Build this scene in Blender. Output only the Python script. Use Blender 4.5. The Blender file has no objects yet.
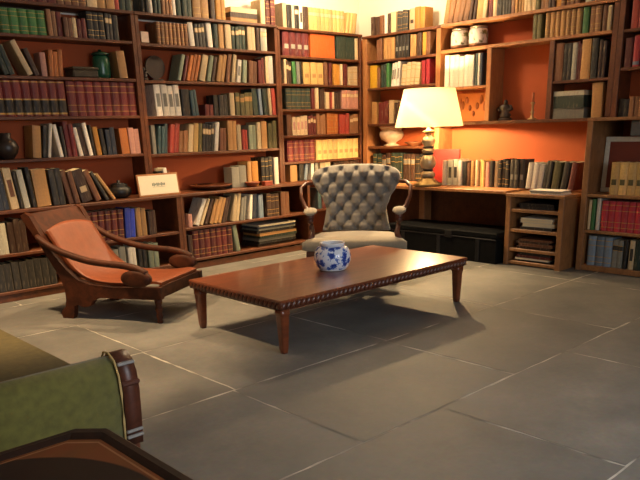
import bpy, math, random
from mathutils import Matrix, Vector
PI = math.pi
rng = random.Random(7)
scene = bpy.context.scene
COL = scene.collection

# ------------------------------------------------------------------ camera, world, daylight, exposure
F_PX, PX, PY, H = 698.1, 320.0, 353.6, 1.5
YAW, PITCH, ROLL = [math.radians(a) for a in (42.7766, 17.8295, -1.63967)]
def cam_axes():
    cy, sy, cp, sp = math.cos(YAW), math.sin(YAW), math.cos(PITCH), math.sin(PITCH)
    fw = Vector((sy*cp, cy*cp, -sp)); rt = Vector((cy, -sy, 0)); up = rt.cross(fw)
    cr, sr = math.cos(ROLL), math.sin(ROLL)
    return cr*rt + sr*up, -sr*rt + cr*up, fw
R_, U_, FW_ = cam_axes()
EYE = Vector((0, 0, H))
cd = bpy.data.cameras.new('camera'); cam = bpy.data.objects.new('camera', cd); COL.objects.link(cam)
cam.matrix_world = Matrix(((R_.x, U_.x, -FW_.x, 0), (R_.y, U_.y, -FW_.y, 0), (R_.z, U_.z, -FW_.z, H), (0, 0, 0, 1)))
cd.sensor_width = 36; cd.lens = F_PX/640*36; cd.shift_y = (PY-240)/640; cd.clip_start = .05
scene.camera = cam
def on_plane(x, y, ax, v):
    d = FW_*F_PX + R_*(x-PX) - U_*(y-PY)
    return EYE + d*((v-EYE[ax])/d[ax])

w = bpy.data.worlds.new('world'); scene.world = w; w.use_nodes = True
w.node_tree.nodes['Background'].inputs[0].default_value = (.75, .85, 1, 1)
w.node_tree.nodes['Background'].inputs[1].default_value = .6
def area(name, loc, rot, sx, sy, e, c):
    l = bpy.data.lights.new(name, 'AREA'); l.shape = 'RECTANGLE'; l.size = sx; l.size_y = sy; l.energy = e; l.color = c
    o = bpy.data.objects.new(name, l); COL.objects.link(o); o.location = loc; o.rotation_euler = rot
    return o
def point(name, loc, e, c, r=.1):
    l = bpy.data.lights.new(name, 'POINT'); l.energy = e; l.color = c; l.shadow_soft_size = r
    o = bpy.data.objects.new(name, l); COL.objects.link(o); o.location = loc
    return o
area('window_daylight', (2.6, -1.62, 1.9), (math.radians(68), 0, 0), 3.0, 1.9, 62, (.92, .96, 1)).data.spread = math.radians(120)
point('ceiling_lamp_corner', (6.2, 6.1, 3.25), 125, (1, .76, .48), .12)
def spot(name, loc, e, c, ang, blend):
    l = bpy.data.lights.new(name, 'SPOT'); l.energy = e; l.color = c; l.shadow_soft_size = .06; l.spot_size = math.radians(ang); l.spot_blend = blend
    o = bpy.data.objects.new(name, l); COL.objects.link(o); o.location = loc
    return o
for i, (x, y, e) in enumerate(((1.7, 5.5, 760), (4.0, 6.0, 350), (6.0, 5.7, 460))):
    spot('ceiling_spotlight', (x, y, 3.40), e, (1, .67, .35), 74, .45)
scene.view_settings.view_transform = 'Standard'
scene.view_settings.look = 'None'
scene.view_settings.gamma = 1
scene.view_settings.use_curve_mapping = False
scene.view_settings.exposure = 0.0

# ------------------------------------------------------------------ materials
MATS = {}
def nodes(name):
    m = bpy.data.materials.new(name); m.use_nodes = True
    return m, m.node_tree, m.node_tree.nodes, m.node_tree.links, m.node_tree.nodes['Principled BSDF']
def lin(c):
    return tuple((x/12.92 if x <= .04045 else ((x+.055)/1.055)**2.4) for x in c)
def rgb(h):
    return lin(tuple(int(h[i:i+2], 16)/255 for i in (0, 2, 4)))
def mat(name, c, rough=.6, scale=30, amt=.25, bump=.0, metal=0, sheen=0, spec=.5):
    if name in MATS: return MATS[name]
    m, nt, N, L, b = nodes(name)
    if isinstance(c, str): c = rgb(c)
    tc = N.new('ShaderNodeTexCoord'); nz = N.new('ShaderNodeTexNoise'); nz.inputs['Scale'].default_value = scale
    nz.inputs['Detail'].default_value = 5
    L.new(tc.outputs['Object'], nz.inputs['Vector'])
    mx = N.new('ShaderNodeMix'); mx.data_type = 'RGBA'
    mx.inputs['A'].default_value = (*[x*(1-amt) for x in c], 1); mx.inputs['B'].default_value = (*[min(1, x*(1+amt)) for x in c], 1)
    L.new(nz.outputs['Fac'], mx.inputs['Factor']); L.new(mx.outputs['Result'], b.inputs['Base Color'])
    b.inputs['Roughness'].default_value = rough; b.inputs['Metallic'].default_value = metal
    b.inputs['Specular IOR Level'].default_value = spec
    if sheen: b.inputs['Sheen Weight'].default_value = sheen
    if bump:
        bp = N.new('ShaderNodeBump'); bp.inputs['Strength'].default_value = bump; bp.inputs['Distance'].default_value = .01
        L.new(nz.outputs['Fac'], bp.inputs['Height']); L.new(bp.outputs['Normal'], b.inputs['Normal'])
    MATS[name] = m
    return m
def wood(name, c1, c2, rough=.45, axis=(1, 1, 1), scale=9, coat=0, spec=.5):
    m, nt, N, L, b = nodes(name)
    tc = N.new('ShaderNodeTexCoord'); mp = N.new('ShaderNodeMapping'); mp.inputs['Scale'].default_value = axis
    nz = N.new('ShaderNodeTexNoise'); nz.inputs['Scale'].default_value = scale; nz.inputs['Detail'].default_value = 8
    nz.inputs['Roughness'].default_value = .65; nz.inputs['Distortion'].default_value = .6
    L.new(tc.outputs['Object'], mp.inputs['Vector']); L.new(mp.outputs['Vector'], nz.inputs['Vector'])
    cr = N.new('ShaderNodeValToRGB'); cr.color_ramp.elements[0].position = .32; cr.color_ramp.elements[1].position = .68
    cr.color_ramp.elements[0].color = (*rgb(c1), 1); cr.color_ramp.elements[1].color = (*rgb(c2), 1)
    L.new(nz.outputs['Fac'], cr.inputs['Fac']); L.new(cr.outputs['Color'], b.inputs['Base Color'])
    b.inputs['Roughness'].default_value = rough; b.inputs['Specular IOR Level'].default_value = spec
    if coat: b.inputs['Coat Weight'].default_value = coat; b.inputs['Coat Roughness'].default_value = .12
    bp = N.new('ShaderNodeBump'); bp.inputs['Strength'].default_value = .15; bp.inputs['Distance'].default_value = .004
    L.new(nz.outputs['Fac'], bp.inputs['Height']); L.new(bp.outputs['Normal'], b.inputs['Normal'])
    return m
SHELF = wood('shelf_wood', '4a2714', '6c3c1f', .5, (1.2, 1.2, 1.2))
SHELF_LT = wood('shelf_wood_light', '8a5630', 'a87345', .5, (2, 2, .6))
CABW = wood('cabinet_wood', '7a5230', '9a6c42', .5, (2, 2, .8))
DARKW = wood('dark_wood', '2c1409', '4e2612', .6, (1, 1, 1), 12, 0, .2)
RIMW = wood('blackened_wood', '1a0c06', '2c160b', .5, (1, 1, 1), 12, 0, .3)
TABLEW = wood('mahogany', '522614', '7a3d1f', .3, (.5, 3, 3), 6, .3)
TABLEE = wood('mahogany_edge', '3c1c10', '5a2c18', .35, (2, 2, 2), 10)
WALNUT = wood('walnut', '3a1d12', '5c3020', .4, (1, 1, 1), 14)
ORANGE = mat('terracotta_paint', 'a84e22', .8, 4, .12)
CREAMW = mat('cream_wall_paint', 'f3ecdd', .85, 3, .04)
WHITEC = mat('ceiling_paint', 'f0ece2', .9, 3, .03)
LEATHER = mat('tan_leather', '71330f', .5, 14, .3, .25)
GREYFAB = mat('grey_blue_velvet', '7a766f', .85, 60, .2, .1, sheen=.25)
SEATFAB = mat('pale_velvet', '837a69', .85, 60, .15, .1, sheen=.3)
GREEN_SHADED = mat('green_velvet_shaded', '564a1a', .92, 26, .4, .25, sheen=.05)  # sofa's green velvet again, warm light and shade put into its colour
GREEN = mat('green_velvet', '605c27', .9, 26, .5, .3, sheen=.1)
PIPING = mat('pale_piping', 'b59a62', .8)
BLACKT = mat('black_leather_trunk', '0c0d0e', .7, 20, .4, .3, spec=.1)
IRON = mat('dark_iron', '2b2b2d', .45, 20, .2, .1, metal=.7)
BRASS = mat('aged_brass', '8a7650', .4, 20, .3, .1, metal=.6)
SILVER = mat('silver_glaze', 'a59780', .3, 20, .25, 0, .5)
PAPER = mat('page_paper', 'd9cba6', .9, 80, .15)
WHITE = mat('white_paper', 'e6e1d6', .85, 40, .06)
GOLD = mat('gilt_tooling', 'b08a48', .45, 60, .25, metal=.3)
PORC = mat('white_porcelain', 'd8dbe0', .18, 10, .05)
BLUEP = mat('cobalt_glaze', '2c4f9e', .2, 30, .3)

# ------------------------------------------------------------------ mesh builder
def basis(o):
    m = Matrix.LocRotScale(o.location, o.rotation_euler, o.scale)
    return (basis(o.parent) @ m) if o.parent else m
class MB:
    def __init__(s): s.v = []; s.f = []; s.m = []; s.sm = []
    def add(s, vs, fs, mi=0, smooth=False):
        n = len(s.v); s.v += [Vector(p) for p in vs]; s.f += [[i+n for i in f] for f in fs]; s.m += [mi]*len(fs); s.sm += [smooth]*len(fs)
        return s
    def box(s, a, b, mi=0, bev=0):
        x0, y0, z0 = a; x1, y1, z1 = b
        if bev:
            e = min(bev, (x1-x0)*.45, (y1-y0)*.45, (z1-z0)*.45); P = []
            # chamfered box: 24 vertices, three per corner
            idx = {}
            for ix, X in ((0, x0), (1, x1)):
                for iy, Y in ((0, y0), (1, y1)):
                    for iz, Z in ((0, z0), (1, z1)):
                        sx, sy, sz = (e if ix == 0 else -e), (e if iy == 0 else -e), (e if iz == 0 else -e)
                        for k, p in enumerate(((X, Y+sy, Z+sz), (X+sx, Y, Z+sz), (X+sx, Y+sy, Z))):
                            idx[ix, iy, iz, k] = len(P); P.append(p)
            Fs = []
            g = lambda *q: idx[q]
            for i in (0, 1):
                Fs.append([g(i, 0, 0, 0), g(i, 1, 0, 0), g(i, 1, 1, 0), g(i, 0, 1, 0)][::(-1 if i == 0 else 1)])
                Fs.append([g(0, i, 0, 1), g(1, i, 0, 1), g(1, i, 1, 1), g(0, i, 1, 1)][::(1 if i == 0 else -1)])
                Fs.append([g(0, 0, i, 2), g(1, 0, i, 2), g(1, 1, i, 2), g(0, 1, i, 2)][::(-1 if i == 0 else 1)])
                for j in (0, 1):
                    Fs.append([g(i, j, 0, 0), g(i, j, 1, 0), g(i, j, 1, 1), g(i, j, 0, 1)])
                    Fs.append([g(i, 0, j, 0), g(i, 1, j, 0), g(i, 1, j, 2), g(i, 0, j, 2)])
                    Fs.append([g(0, i, j, 1), g(1, i, j, 1), g(1, i, j, 2), g(0, i, j, 2)])
                    for k in (0, 1): Fs.append([g(i, j, k, 0), g(i, j, k, 1), g(i, j, k, 2)])
            return s.add(P, Fs, mi)
        P = [(x0, y0, z0), (x1, y0, z0), (x1, y1, z0), (x0, y1, z0), (x0, y0, z1), (x1, y0, z1), (x1, y1, z1), (x0, y1, z1)]
        return s.add(P, [[0, 3, 2, 1], [4, 5, 6, 7], [0, 1, 5, 4], [1, 2, 6, 5], [2, 3, 7, 6], [3, 0, 4, 7]], mi)
    def lathe(s, prof, c=(0, 0, 0), n=24, mi=0, smooth=True, sq=None, cap=True):
        P = []; Fs = []
        for r, z in prof:
            for k in range(n):
                a = 2*PI*(k+.5)/n; q = 1
                if sq: q = 1/(abs(math.cos(a))**sq+abs(math.sin(a))**sq)**(1/sq)
                P.append((c[0]+r*q*math.cos(a), c[1]+r*q*math.sin(a), c[2]+z))
        for i in range(len(prof)-1):
            for k in range(n):
                Fs.append([i*n+k, i*n+(k+1) % n, (i+1)*n+(k+1) % n, (i+1)*n+k])
        s.add(P, Fs, mi, smooth)
        m = len(s.v)-len(P)
        if cap and prof[0][0] > 1e-4: s.f.append([m+k for k in range(n)][::-1]); s.m.append(mi); s.sm.append(False)
        if cap and prof[-1][0] > 1e-4: s.f.append([m+(len(prof)-1)*n+k for k in range(n)]); s.m.append(mi); s.sm.append(False)
        return s
    def tube(s, pts, r, n=10, mi=0, flat=1.0):
        pts = [Vector(p) for p in pts]; P = []; Fs = []
        for i, p in enumerate(pts):
            t = (pts[min(i+1, len(pts)-1)]-pts[max(i-1, 0)]).normalized()
            a = t.cross(Vector((0, 0, 1)))
            if a.length < 1e-3: a = Vector((1, 0, 0))
            a.normalize(); b = a.cross(t)
            rr = r[i] if isinstance(r, (list, tuple)) else r
            for k in range(n):
                q = 2*PI*k/n; P.append(p + a*rr*math.cos(q) + b*rr*flat*math.sin(q))
        for i in range(len(pts)-1):
            for k in range(n): Fs.append([i*n+k, i*n+(k+1) % n, (i+1)*n+(k+1) % n, (i+1)*n+k])
        Fs.append(list(range(n))[::-1]); Fs.append([(len(pts)-1)*n+k for k in range(n)])
        return s.add(P, Fs, mi, True)
    def prism(s, poly, o, eu, ev, ew, th, mi=0, smooth=False):
        """outline poly (u,v) in plane o+u*eu+v*ev, thickness th along ew"""
        o, eu, ev, ew = map(Vector, (o, eu, ev, ew)); n = len(poly)
        P = [o+eu*u+ev*v for u, v in poly]+[o+eu*u+ev*v+ew*th for u, v in poly]
        Fs = [list(range(n))[::-1], [n+k for k in range(n)]]
        s.add(P, Fs, mi)
        m = len(s.v)-len(P)
        for k in range(n):
            s.f.append([m+k, m+(k+1) % n, m+n+(k+1) % n, m+n+k]); s.m.append(mi); s.sm.append(smooth)
        return s
    def sphere(s, c, r, n=12, m=8, mi=0, sc=(1, 1, 1)):
        prof = [(r*math.sin(PI*i/m), -r*math.cos(PI*i/m)) for i in range(m+1)]
        t = MB(); t.lathe([(max(a, 1e-5), b) for a, b in prof], n=n)
        P = [(c[0]+p.x*sc[0], c[1]+p.y*sc[1], c[2]+p.z*sc[2]) for p in t.v]
        return s.add(P, t.f, mi, True)
    def grid(s, fn, nu, nv, mi=0, smooth=True, closed_u=False):
        P = [fn(i/nu, j/nv) for j in range(nv+1) for i in range(nu+1)]; Fs = []
        for j in range(nv):
            for i in range(nu): Fs.append([j*(nu+1)+i, j*(nu+1)+i+1, (j+1)*(nu+1)+i+1, (j+1)*(nu+1)+i])
        return s.add(P, Fs, mi, smooth)
    def build(s, name, mats, parent=None, local=False):
        if not isinstance(mats, (list, tuple)): mats = [mats]
        me = bpy.data.meshes.new(name); o = bpy.data.objects.new(name, me); COL.objects.link(o)
        vs = s.v
        if parent:
            o.parent = parent
            if not local:
                inv = basis(parent).inverted(); vs = [inv @ v for v in vs]
        elif not local:
            lo = [min(v[i] for v in vs) for i in range(3)]; hi = [max(v[i] for v in vs) for i in range(3)]
            c = Vector(((lo[0]+hi[0])/2, (lo[1]+hi[1])/2, lo[2])); o.location = c; vs = [v-c for v in vs]
        me.from_pydata([tuple(v) for v in vs], [], s.f)
        for m in mats: me.materials.append(m)
        me.polygons.foreach_set('material_index', s.m); me.polygons.foreach_set('use_smooth', s.sm)
        me.validate(); me.update()
        return o
def fixn(o):
    import bmesh
    b = bmesh.new(); b.from_mesh(o.data); bmesh.ops.remove_doubles(b, verts=b.verts, dist=1e-5); bmesh.ops.recalc_face_normals(b, faces=b.faces)
    b.to_mesh(o.data); b.free(); return o
def tag(o, label, cat, group=None):
    o['label'] = label; o['category'] = cat
    if group: o['group'] = group
    nw = len(label.split()); assert 4 <= nw <= 16, label
    return o
def thing(name, label, cat, loc=(0, 0, 0), rz=0, group=None):
    o = bpy.data.objects.new(name, None); COL.objects.link(o); o.location = loc; o.rotation_euler = (0, 0, rz); o.empty_display_size = .1
    return tag(o, label, cat, group)
def struct(o): o['kind'] = 'structure'; return o
def copy_tree(o, parent=None):
    c = o.copy(); COL.objects.link(c)
    if parent: c.parent = parent
    for ch in list(o.children): copy_tree(ch, c)
    return c
BOARDS = []
def bx(a, b, name, m, parent=None, bev=.004):
    if name in ('shelf', 'top_board', 'desktop'): BOARDS.append((a, b))
    return MB().box(a, b, 0, bev).build(name, m, parent)
def subsurf(o, n=1):
    md = o.modifiers.new('smooth', 'SUBSURF'); md.levels = n; md.render_levels = n; return o

# ------------------------------------------------------------------ room shell
XR, YB, XL, YF, ZC = 7.70, 7.33, -1.3, -1.5, 3.45
XF, YS, YL = 7.42, 7.05, 6.80       # shelf fronts: right wall, back wall, lower units
# floor: slate tiles in mortar, one mesh
def slate_mat():
    m, nt, N, L, b = nodes('slate_tile')
    g = N.new('ShaderNodeNewGeometry'); tc = N.new('ShaderNodeTexCoord')
    n1 = N.new('ShaderNodeTexNoise'); n1.inputs['Scale'].default_value = 2.2; n1.inputs['Detail'].default_value = 9; n1.inputs['Roughness'].default_value = .62
    n2 = N.new('ShaderNodeTexNoise'); n2.inputs['Scale'].default_value = 38; n2.inputs['Detail'].default_value = 4
    L.new(tc.outputs['Object'], n1.inputs['Vector']); L.new(tc.outputs['Object'], n2.inputs['Vector'])
    ramp = N.new('ShaderNodeValToRGB'); ramp.color_ramp.elements[0].position = .3; ramp.color_ramp.elements[1].position = .72
    ramp.color_ramp.elements[0].color = (*rgb('5d5e5c'), 1); ramp.color_ramp.elements[1].color = (*rgb('85827b'), 1)
    L.new(n1.outputs['Fac'], ramp.inputs['Fac'])
    hs = N.new('ShaderNodeHueSaturation')
    mr = N.new('ShaderNodeMapRange'); mr.inputs['To Min'].default_value = .86; mr.inputs['To Max'].default_value = 1.12
    L.new(g.outputs['Random Per Island'], mr.inputs['Value']); L.new(mr.outputs['Result'], hs.inputs['Value']); L.new(ramp.outputs['Color'], hs.inputs['Color'])
    mx = N.new('ShaderNodeMix'); mx.data_type = 'RGBA'; mx.blend_type = 'MULTIPLY'; mx.inputs['Factor'].default_value = .35
    L.new(hs.outputs['Color'], mx.inputs['A']); L.new(n2.outputs['Color'], mx.inputs['B']); L.new(mx.outputs['Result'], b.inputs['Base Color'])
    rr = N.new('ShaderNodeMapRange'); rr.inputs['To Min'].default_value = .5; rr.inputs['To Max'].default_value = .8
    L.new(n1.outputs['Fac'], rr.inputs['Value']); L.new(rr.outputs['Result'], b.inputs['Roughness'])
    bp = N.new('ShaderNodeBump'); bp.inputs['Strength'].default_value = .25; bp.inputs['Distance'].default_value = .006
    L.new(n1.outputs['Fac'], bp.inputs['Height']); L.new(bp.outputs['Normal'], b.inputs['Normal'])
    return m
def grout_mat():
    m, nt, N, L, b = nodes('floor_mortar')
    tc = N.new('ShaderNodeTexCoord'); n1 = N.new('ShaderNodeTexNoise'); n1.inputs['Scale'].default_value = 3.2; n1.inputs['Detail'].default_value = 6
    L.new(tc.outputs['Object'], n1.inputs['Vector'])
    r = N.new('ShaderNodeValToRGB'); r.color_ramp.elements[0].position = .40; r.color_ramp.elements[1].position = .60
    r.color_ramp.elements[0].color = (*rgb('6a6862'), 1); r.color_ramp.elements[1].color = (*rgb('cfc9bb'), 1)
    L.new(n1.outputs['Fac'], r.inputs['Fac']); L.new(r.outputs['Color'], b.inputs['Base Color']); b.inputs['Roughness'].default_value = .9
    return m
fb = MB(); fb.box((XL-.1, YF-.1, -.12), (XR+.1, YB+.1, -.002), 1)
rows_y = [-3.2, -2.1, -1.02, .07, 1.16, 2.2, 3.285, 4.40, 5.5, 6.6, 7.6]
for j in range(len(rows_y)-1):
    y0, y1 = max(rows_y[j], YF), min(rows_y[j+1], YB)
    if y1 <= y0: continue
    off = {4: 2.95, 5: 2.31, 6: 2.33, 7: 2.34, 8: 3.0}.get(j, 2.31 if j % 2 else 2.95)
    for k in range(-6, 7):
        x0, x1 = max(off+1.385*k, XL), min(off+1.385*(k+1), XR)
        if x1 <= x0: continue
        g = .004+.0035*rng.random(); n = 14
        # slightly uneven tile edges
        P = []
        for a, b_ in (((x0+g, y0+g), (x1-g, y0+g)), ((x1-g, y0+g), (x1-g, y1-g)), ((x1-g, y1-g), (x0+g, y1-g)), ((x0+g, y1-g), (x0+g, y0+g))):
            for q in range(n):
                t = q/n; jx, jy = (rng.uniform(-.005, .005) for _ in range(2))
                P.append((a[0]+(b_[0]-a[0])*t+jx, a[1]+(b_[1]-a[1])*t+jy, 0))
        fb.add(P, [list(range(len(P)))], 0)
floor = struct(fb.build('floor', [slate_mat(), grout_mat()]))
# walls: back wall terracotta up to the top shelf, cream above
def wall(name, parts):
    b = MB()
    for a, c, mi in parts: b.box(a, c, mi)
    return struct(b.build(name, [ORANGE, CREAMW]))
wall('wall_back', [((XL-.1, YB, 0), (XR+.1, YB+.12, 2.66), 0), ((XL-.1, YB, 2.66), (XR+.1, YB+.12, ZC), 1)])
wall('wall_right', [((XR, YF, 0), (XR+.12, YB, 2.66), 0), ((XR, YF, 2.66), (XR+.12, YB, ZC), 1)])
wall('wall_left', [((XL-.12, YF, 0), (XL, YB, ZC), 1)])
WX0, WX1, WZ0, WZ1 = 1.0, 4.2, .9, 2.9
wall('wall_front', [((XL-.1, YF-.12, 0), (WX0, YF, ZC), 1), ((WX1, YF-.12, 0), (XR+.1, YF, ZC), 1), ((WX0, YF-.12, 0), (WX1, YF, WZ0), 1), ((WX0, YF-.12, WZ1), (WX1, YF, ZC), 1)])
struct(MB().box((XL-.1, YF-.1, ZC), (XR+.1, YB+.1, ZC+.1)).build('ceiling', WHITEC))
wf = MB()
for x in (WX0, (WX0+WX1)/2-.03, WX1-.06): wf.box((x, YF-.09, WZ0), (x+.06, YF-.03, WZ1))
for z in (WZ0, WZ1-.06): wf.box((WX0+.06, YF-.09, z), (WX1-.06, YF-.03, z+.06))
struct(wf.build('window_1', CREAMW))

# ------------------------------------------------------------------ bookcases
TH = .03
def shelf_board(p, a, b, m=SHELF): return bx(a, b, 'shelf', m, p, .004)
def bookcase_back(label, x0, x1, z0, ztop, shelves, yf, name='bookcase', y1=YB-.003, panel=.045, left=True, right=True, group=None, topover=0, m=SHELF, ml=None):
    t = thing(name, label, 'bookcase', ((x0+x1)/2, (yf+y1)/2, z0), 0, group)
    a0, a1 = x0, x1
    if left: bx((x0, yf, z0), (x0+panel, y1, ztop-TH), 'side_panel', ml or m, t); a0 += panel
    if right: bx((x1-panel, yf, z0), (x1, y1, ztop-TH), 'side_panel', ml or m, t); a1 -= panel
    bx((x0, yf-.012, ztop-TH), (x1, y1, ztop), 'top_board', m, t)
    for z in shelves: shelf_board(t, (a0+.001, yf+.004, z-TH), (a1-.001, y1, z), m)
    return t
# z of shelf tops
Z12 = [2.42, 2.055, 1.69, 1.30]
LT = .855                                   # ledge height
low_l = bookcase_back('low book cupboard with broad ledge below the leftmost tall bookcase', 2.13, 4.25, 0, LT, [.455, .10], YL, 'low_bookcase', topover=1)
low_m = bookcase_back('low book cupboard with broad ledge between leather lounge chair and grey armchair', 4.25, 6.20, 0, LT, [.48, .12], YL, 'low_bookcase')
for t, a, b in ((low_l, 2.175, 4.205), (low_m, 4.295, 6.155)): bx((a+.001, YL+.02, 0.0), (b-.001, YL+.05, .068), 'plinth', SHELF, t)
bookcase_back('tall built-in bookcase at far left with the burgundy encyclopedia set', 2.13, 4.05, LT+.001, 2.705, Z12, YS)
bookcase_back('tall built-in bookcase in the middle of back wall above framed card', 4.051, 5.97, LT+.001, 2.705, [2.41, 2.045, 1.68, 1.285], YS)
bookcase_back('narrow tall bookcase in the corner behind the grey tufted armchair', 5.971, 7.455, LT+.001, 2.69, [2.375, 2.05, 1.75, 1.43, 1.105], YS, ml=SHELF, panel=.036)
bookcase_back('low shelf unit hidden behind the grey tufted armchair', 6.202, 7.415, 0, LT, [.46, .1], YS, 'low_bookcase')

def unit_right(label, name='bookcase'):
    return lambda loc: thing(name, label, 'bookcase', loc)
# corner unit, stands on desk
DZ = .80
tc_ = thing('bookcase', 'open corner shelves behind and left of the glowing table lamp', 'bookcase', (7.55, 6.4, DZ))
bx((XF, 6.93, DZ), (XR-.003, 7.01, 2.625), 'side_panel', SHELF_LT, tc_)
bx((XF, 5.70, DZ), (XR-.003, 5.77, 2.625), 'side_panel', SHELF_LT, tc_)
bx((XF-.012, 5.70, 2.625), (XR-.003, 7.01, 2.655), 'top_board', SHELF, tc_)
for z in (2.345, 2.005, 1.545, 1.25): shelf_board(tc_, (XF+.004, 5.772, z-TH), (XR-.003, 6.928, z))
# wall shelves above the desk
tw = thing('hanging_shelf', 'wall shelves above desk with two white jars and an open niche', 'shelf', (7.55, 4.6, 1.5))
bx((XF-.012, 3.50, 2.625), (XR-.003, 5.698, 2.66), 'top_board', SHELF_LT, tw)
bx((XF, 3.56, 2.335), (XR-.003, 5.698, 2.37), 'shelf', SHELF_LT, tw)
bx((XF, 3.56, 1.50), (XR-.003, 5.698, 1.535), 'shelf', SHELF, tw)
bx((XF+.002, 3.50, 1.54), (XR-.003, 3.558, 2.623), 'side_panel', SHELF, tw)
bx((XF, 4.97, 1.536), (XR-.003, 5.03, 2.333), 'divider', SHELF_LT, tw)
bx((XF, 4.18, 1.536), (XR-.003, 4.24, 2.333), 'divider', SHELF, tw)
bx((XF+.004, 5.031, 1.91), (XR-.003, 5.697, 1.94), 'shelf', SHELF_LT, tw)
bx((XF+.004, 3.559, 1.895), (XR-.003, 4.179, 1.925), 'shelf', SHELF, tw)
# right bookcases
XB = 7.0
tl = thing('low_bookcase', 'deep wooden bookcase at right edge with red book set', 'bookcase', (7.35, 2.9, 0))
bx((XB, 3.465, 0), (XR-.003, 3.525, 1.50), 'side_panel', CABW, tl); bx((XB, 2.2, 0), (XR-.003, 2.26, 1.50), 'side_panel', CABW, tl)
bx((XB-.01, 2.2, 1.50), (XR-.003, 3.525, 1.532), 'top_board', CABW, tl)
for z in (.79, .425, .06): shelf_board(tl, (XB+.002, 2.262, z-(TH if z > .1 else .055)), (XR-.003, 3.463, z), CABW)
tu = thing('bookcase', 'upper bookcase at right edge standing on the deep bookcase', 'bookcase', (7.55, 2.9, 1.533))
bx((XF, 3.44, 1.533), (XR-.003, 3.498, 2.66), 'side_panel', SHELF, tu); bx((XF, 2.2, 1.533), (XR-.003, 2.26, 2.66), 'side_panel', SHELF, tu)
bx((XF-.01, 2.2, 2.66), (XR-.003, 3.498, 2.69), 'top_board', SHELF, tu)
for z in (2.005, 2.36): shelf_board(tu, (XF+.004, 2.262, z-TH), (XR-.003, 3.438, z))

# desk and papers cabinet
td = thing('desk', 'built-in wooden desk top under the table lamp and book row', 'desk', (7.2, 5.6, 0))
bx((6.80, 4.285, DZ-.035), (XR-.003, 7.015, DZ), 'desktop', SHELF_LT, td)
bx((7.45, 5.93, 0), (7.60, 6.02, DZ-.036), 'leg', SHELF_LT, td)
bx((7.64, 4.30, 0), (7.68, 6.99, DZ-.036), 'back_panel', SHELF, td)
bx((6.9, 6.95, 0), (7.63, 6.99, DZ-.036), 'leg', SHELF, td)
tcab = thing('cabinet', 'open wooden paper cabinet with four compartments beside the black trunk', 'cabinet', (7.15, 3.95, 0))
bx((6.80, 4.225, 0), (7.5, 4.282, .745), 'side_panel', CABW, tcab); bx((6.80, 3.60, .0), (7.5, 3.66, .745), 'side_panel', CABW, tcab)
bx((6.785, 3.59, .746), (7.5, 4.283, .78), 'top_board', CABW, tcab)
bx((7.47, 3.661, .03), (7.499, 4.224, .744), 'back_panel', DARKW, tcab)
for z in (.615, .40, .19, .05): bx((6.81, 3.661, z-.035), (7.468, 4.224, z), 'shelf', CABW, tcab)

# ------------------------------------------------------------------ books
COLS = {  # word, hex
 'dkgreen': ('dark green', '22332a'), 'green': ('green', '38703a'), 'teal': ('teal', '30464a'), 'black': ('black', '191512'), 'dkgrey': ('dark grey', '2e2b27'),
 'grey': ('grey', '77756b'), 'pgrey': ('pale grey', 'a8a493'), 'white': ('white', 'dcd4c4'), 'cream': ('cream', 'c8b088'), 'ycream': ('pale yellow', 'cda866'),
 'vorange': ('bright orange', 'c85a1c'), 'tan': ('tan', 'a87d4a'), 'ochre': ('ochre', 'b27a2c'), 'orange': ('orange', 'aa622a'), 'brown': ('brown', '6b4228'), 'dkbrown': ('dark brown', '3a2317'),
 'red': ('red', '98362a'), 'crimson': ('crimson', 'a32532'), 'dkred': ('dark red', '5a1a16'), 'maroon': ('burgundy', '6a1c1e'), 'pink': ('pink', 'b58272'), 'blue': ('bright blue', '2238a8'),
 'bgrey': ('blue-grey', '6f7e8c'), 'dkblue': ('dark blue', '27303f'), 'olive': ('olive green', '58522e'), 'yellow': ('yellow', 'd8a51e'), 'pgreen': ('pale green', '7d8670'), 'ltbrown': ('light brown', '8a5f3c')}
def cmat(k):
    nm = 'cloth_'+k
    if nm in MATS: return MATS[nm]
    m = mat(nm, COLS[k][1], .6, 45, .25); nt = m.node_tree; N, L = nt.nodes, nt.links
    mx = N['Mix']; b = N['Principled BSDF']
    oi = N.new('ShaderNodeObjectInfo'); mr = N.new('ShaderNodeMapRange'); mr.inputs['To Min'].default_value = .68; mr.inputs['To Max'].default_value = 1.2
    L.new(oi.outputs['Random'], mr.inputs['Value'])
    hs = N.new('ShaderNodeHueSaturation'); L.new(mr.outputs['Result'], hs.inputs['Value']); L.new(mx.outputs['Result'], hs.inputs['Color'])
    tc = N.new('ShaderNodeTexCoord'); mp = N.new('ShaderNodeMapping'); mp.inputs['Scale'].default_value = (150, 40, 9)
    L.new(tc.outputs['Object'], mp.inputs['Vector']); nz = N.new('ShaderNodeTexNoise'); nz.inputs['Scale'].default_value = 1; nz.inputs['Detail'].default_value = 3
    L.new(mp.outputs['Vector'], nz.inputs['Vector'])
    r = N.new('ShaderNodeValToRGB'); r.color_ramp.elements[0].position = .56; r.color_ramp.elements[0].color = (0, 0, 0, 1); r.color_ramp.elements[1].position = .72; r.color_ramp.elements[1].color = (.55, .55, .55, 1)
    L.new(nz.outputs['Fac'], r.inputs['Fac'])
    m2 = N.new('ShaderNodeMix'); m2.data_type = 'RGBA'; m2.inputs['B'].default_value = (*rgb('8a7a62'), 1)
    L.new(r.outputs['Color'], m2.inputs['Factor']); L.new(hs.outputs['Color'], m2.inputs['A']); L.new(m2.outputs['Result'], b.inputs['Base Color'])
    return m
ORD = ['first', 'second', 'third', 'fourth', 'fifth', 'sixth', 'seventh', 'eighth', 'ninth', 'tenth', 'eleventh', 'twelfth', 'thirteenth', 'fourteenth', 'fifteenth', 'sixteenth', 'seventeenth', 'eighteenth', 'nineteenth', 'twentieth']
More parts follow.
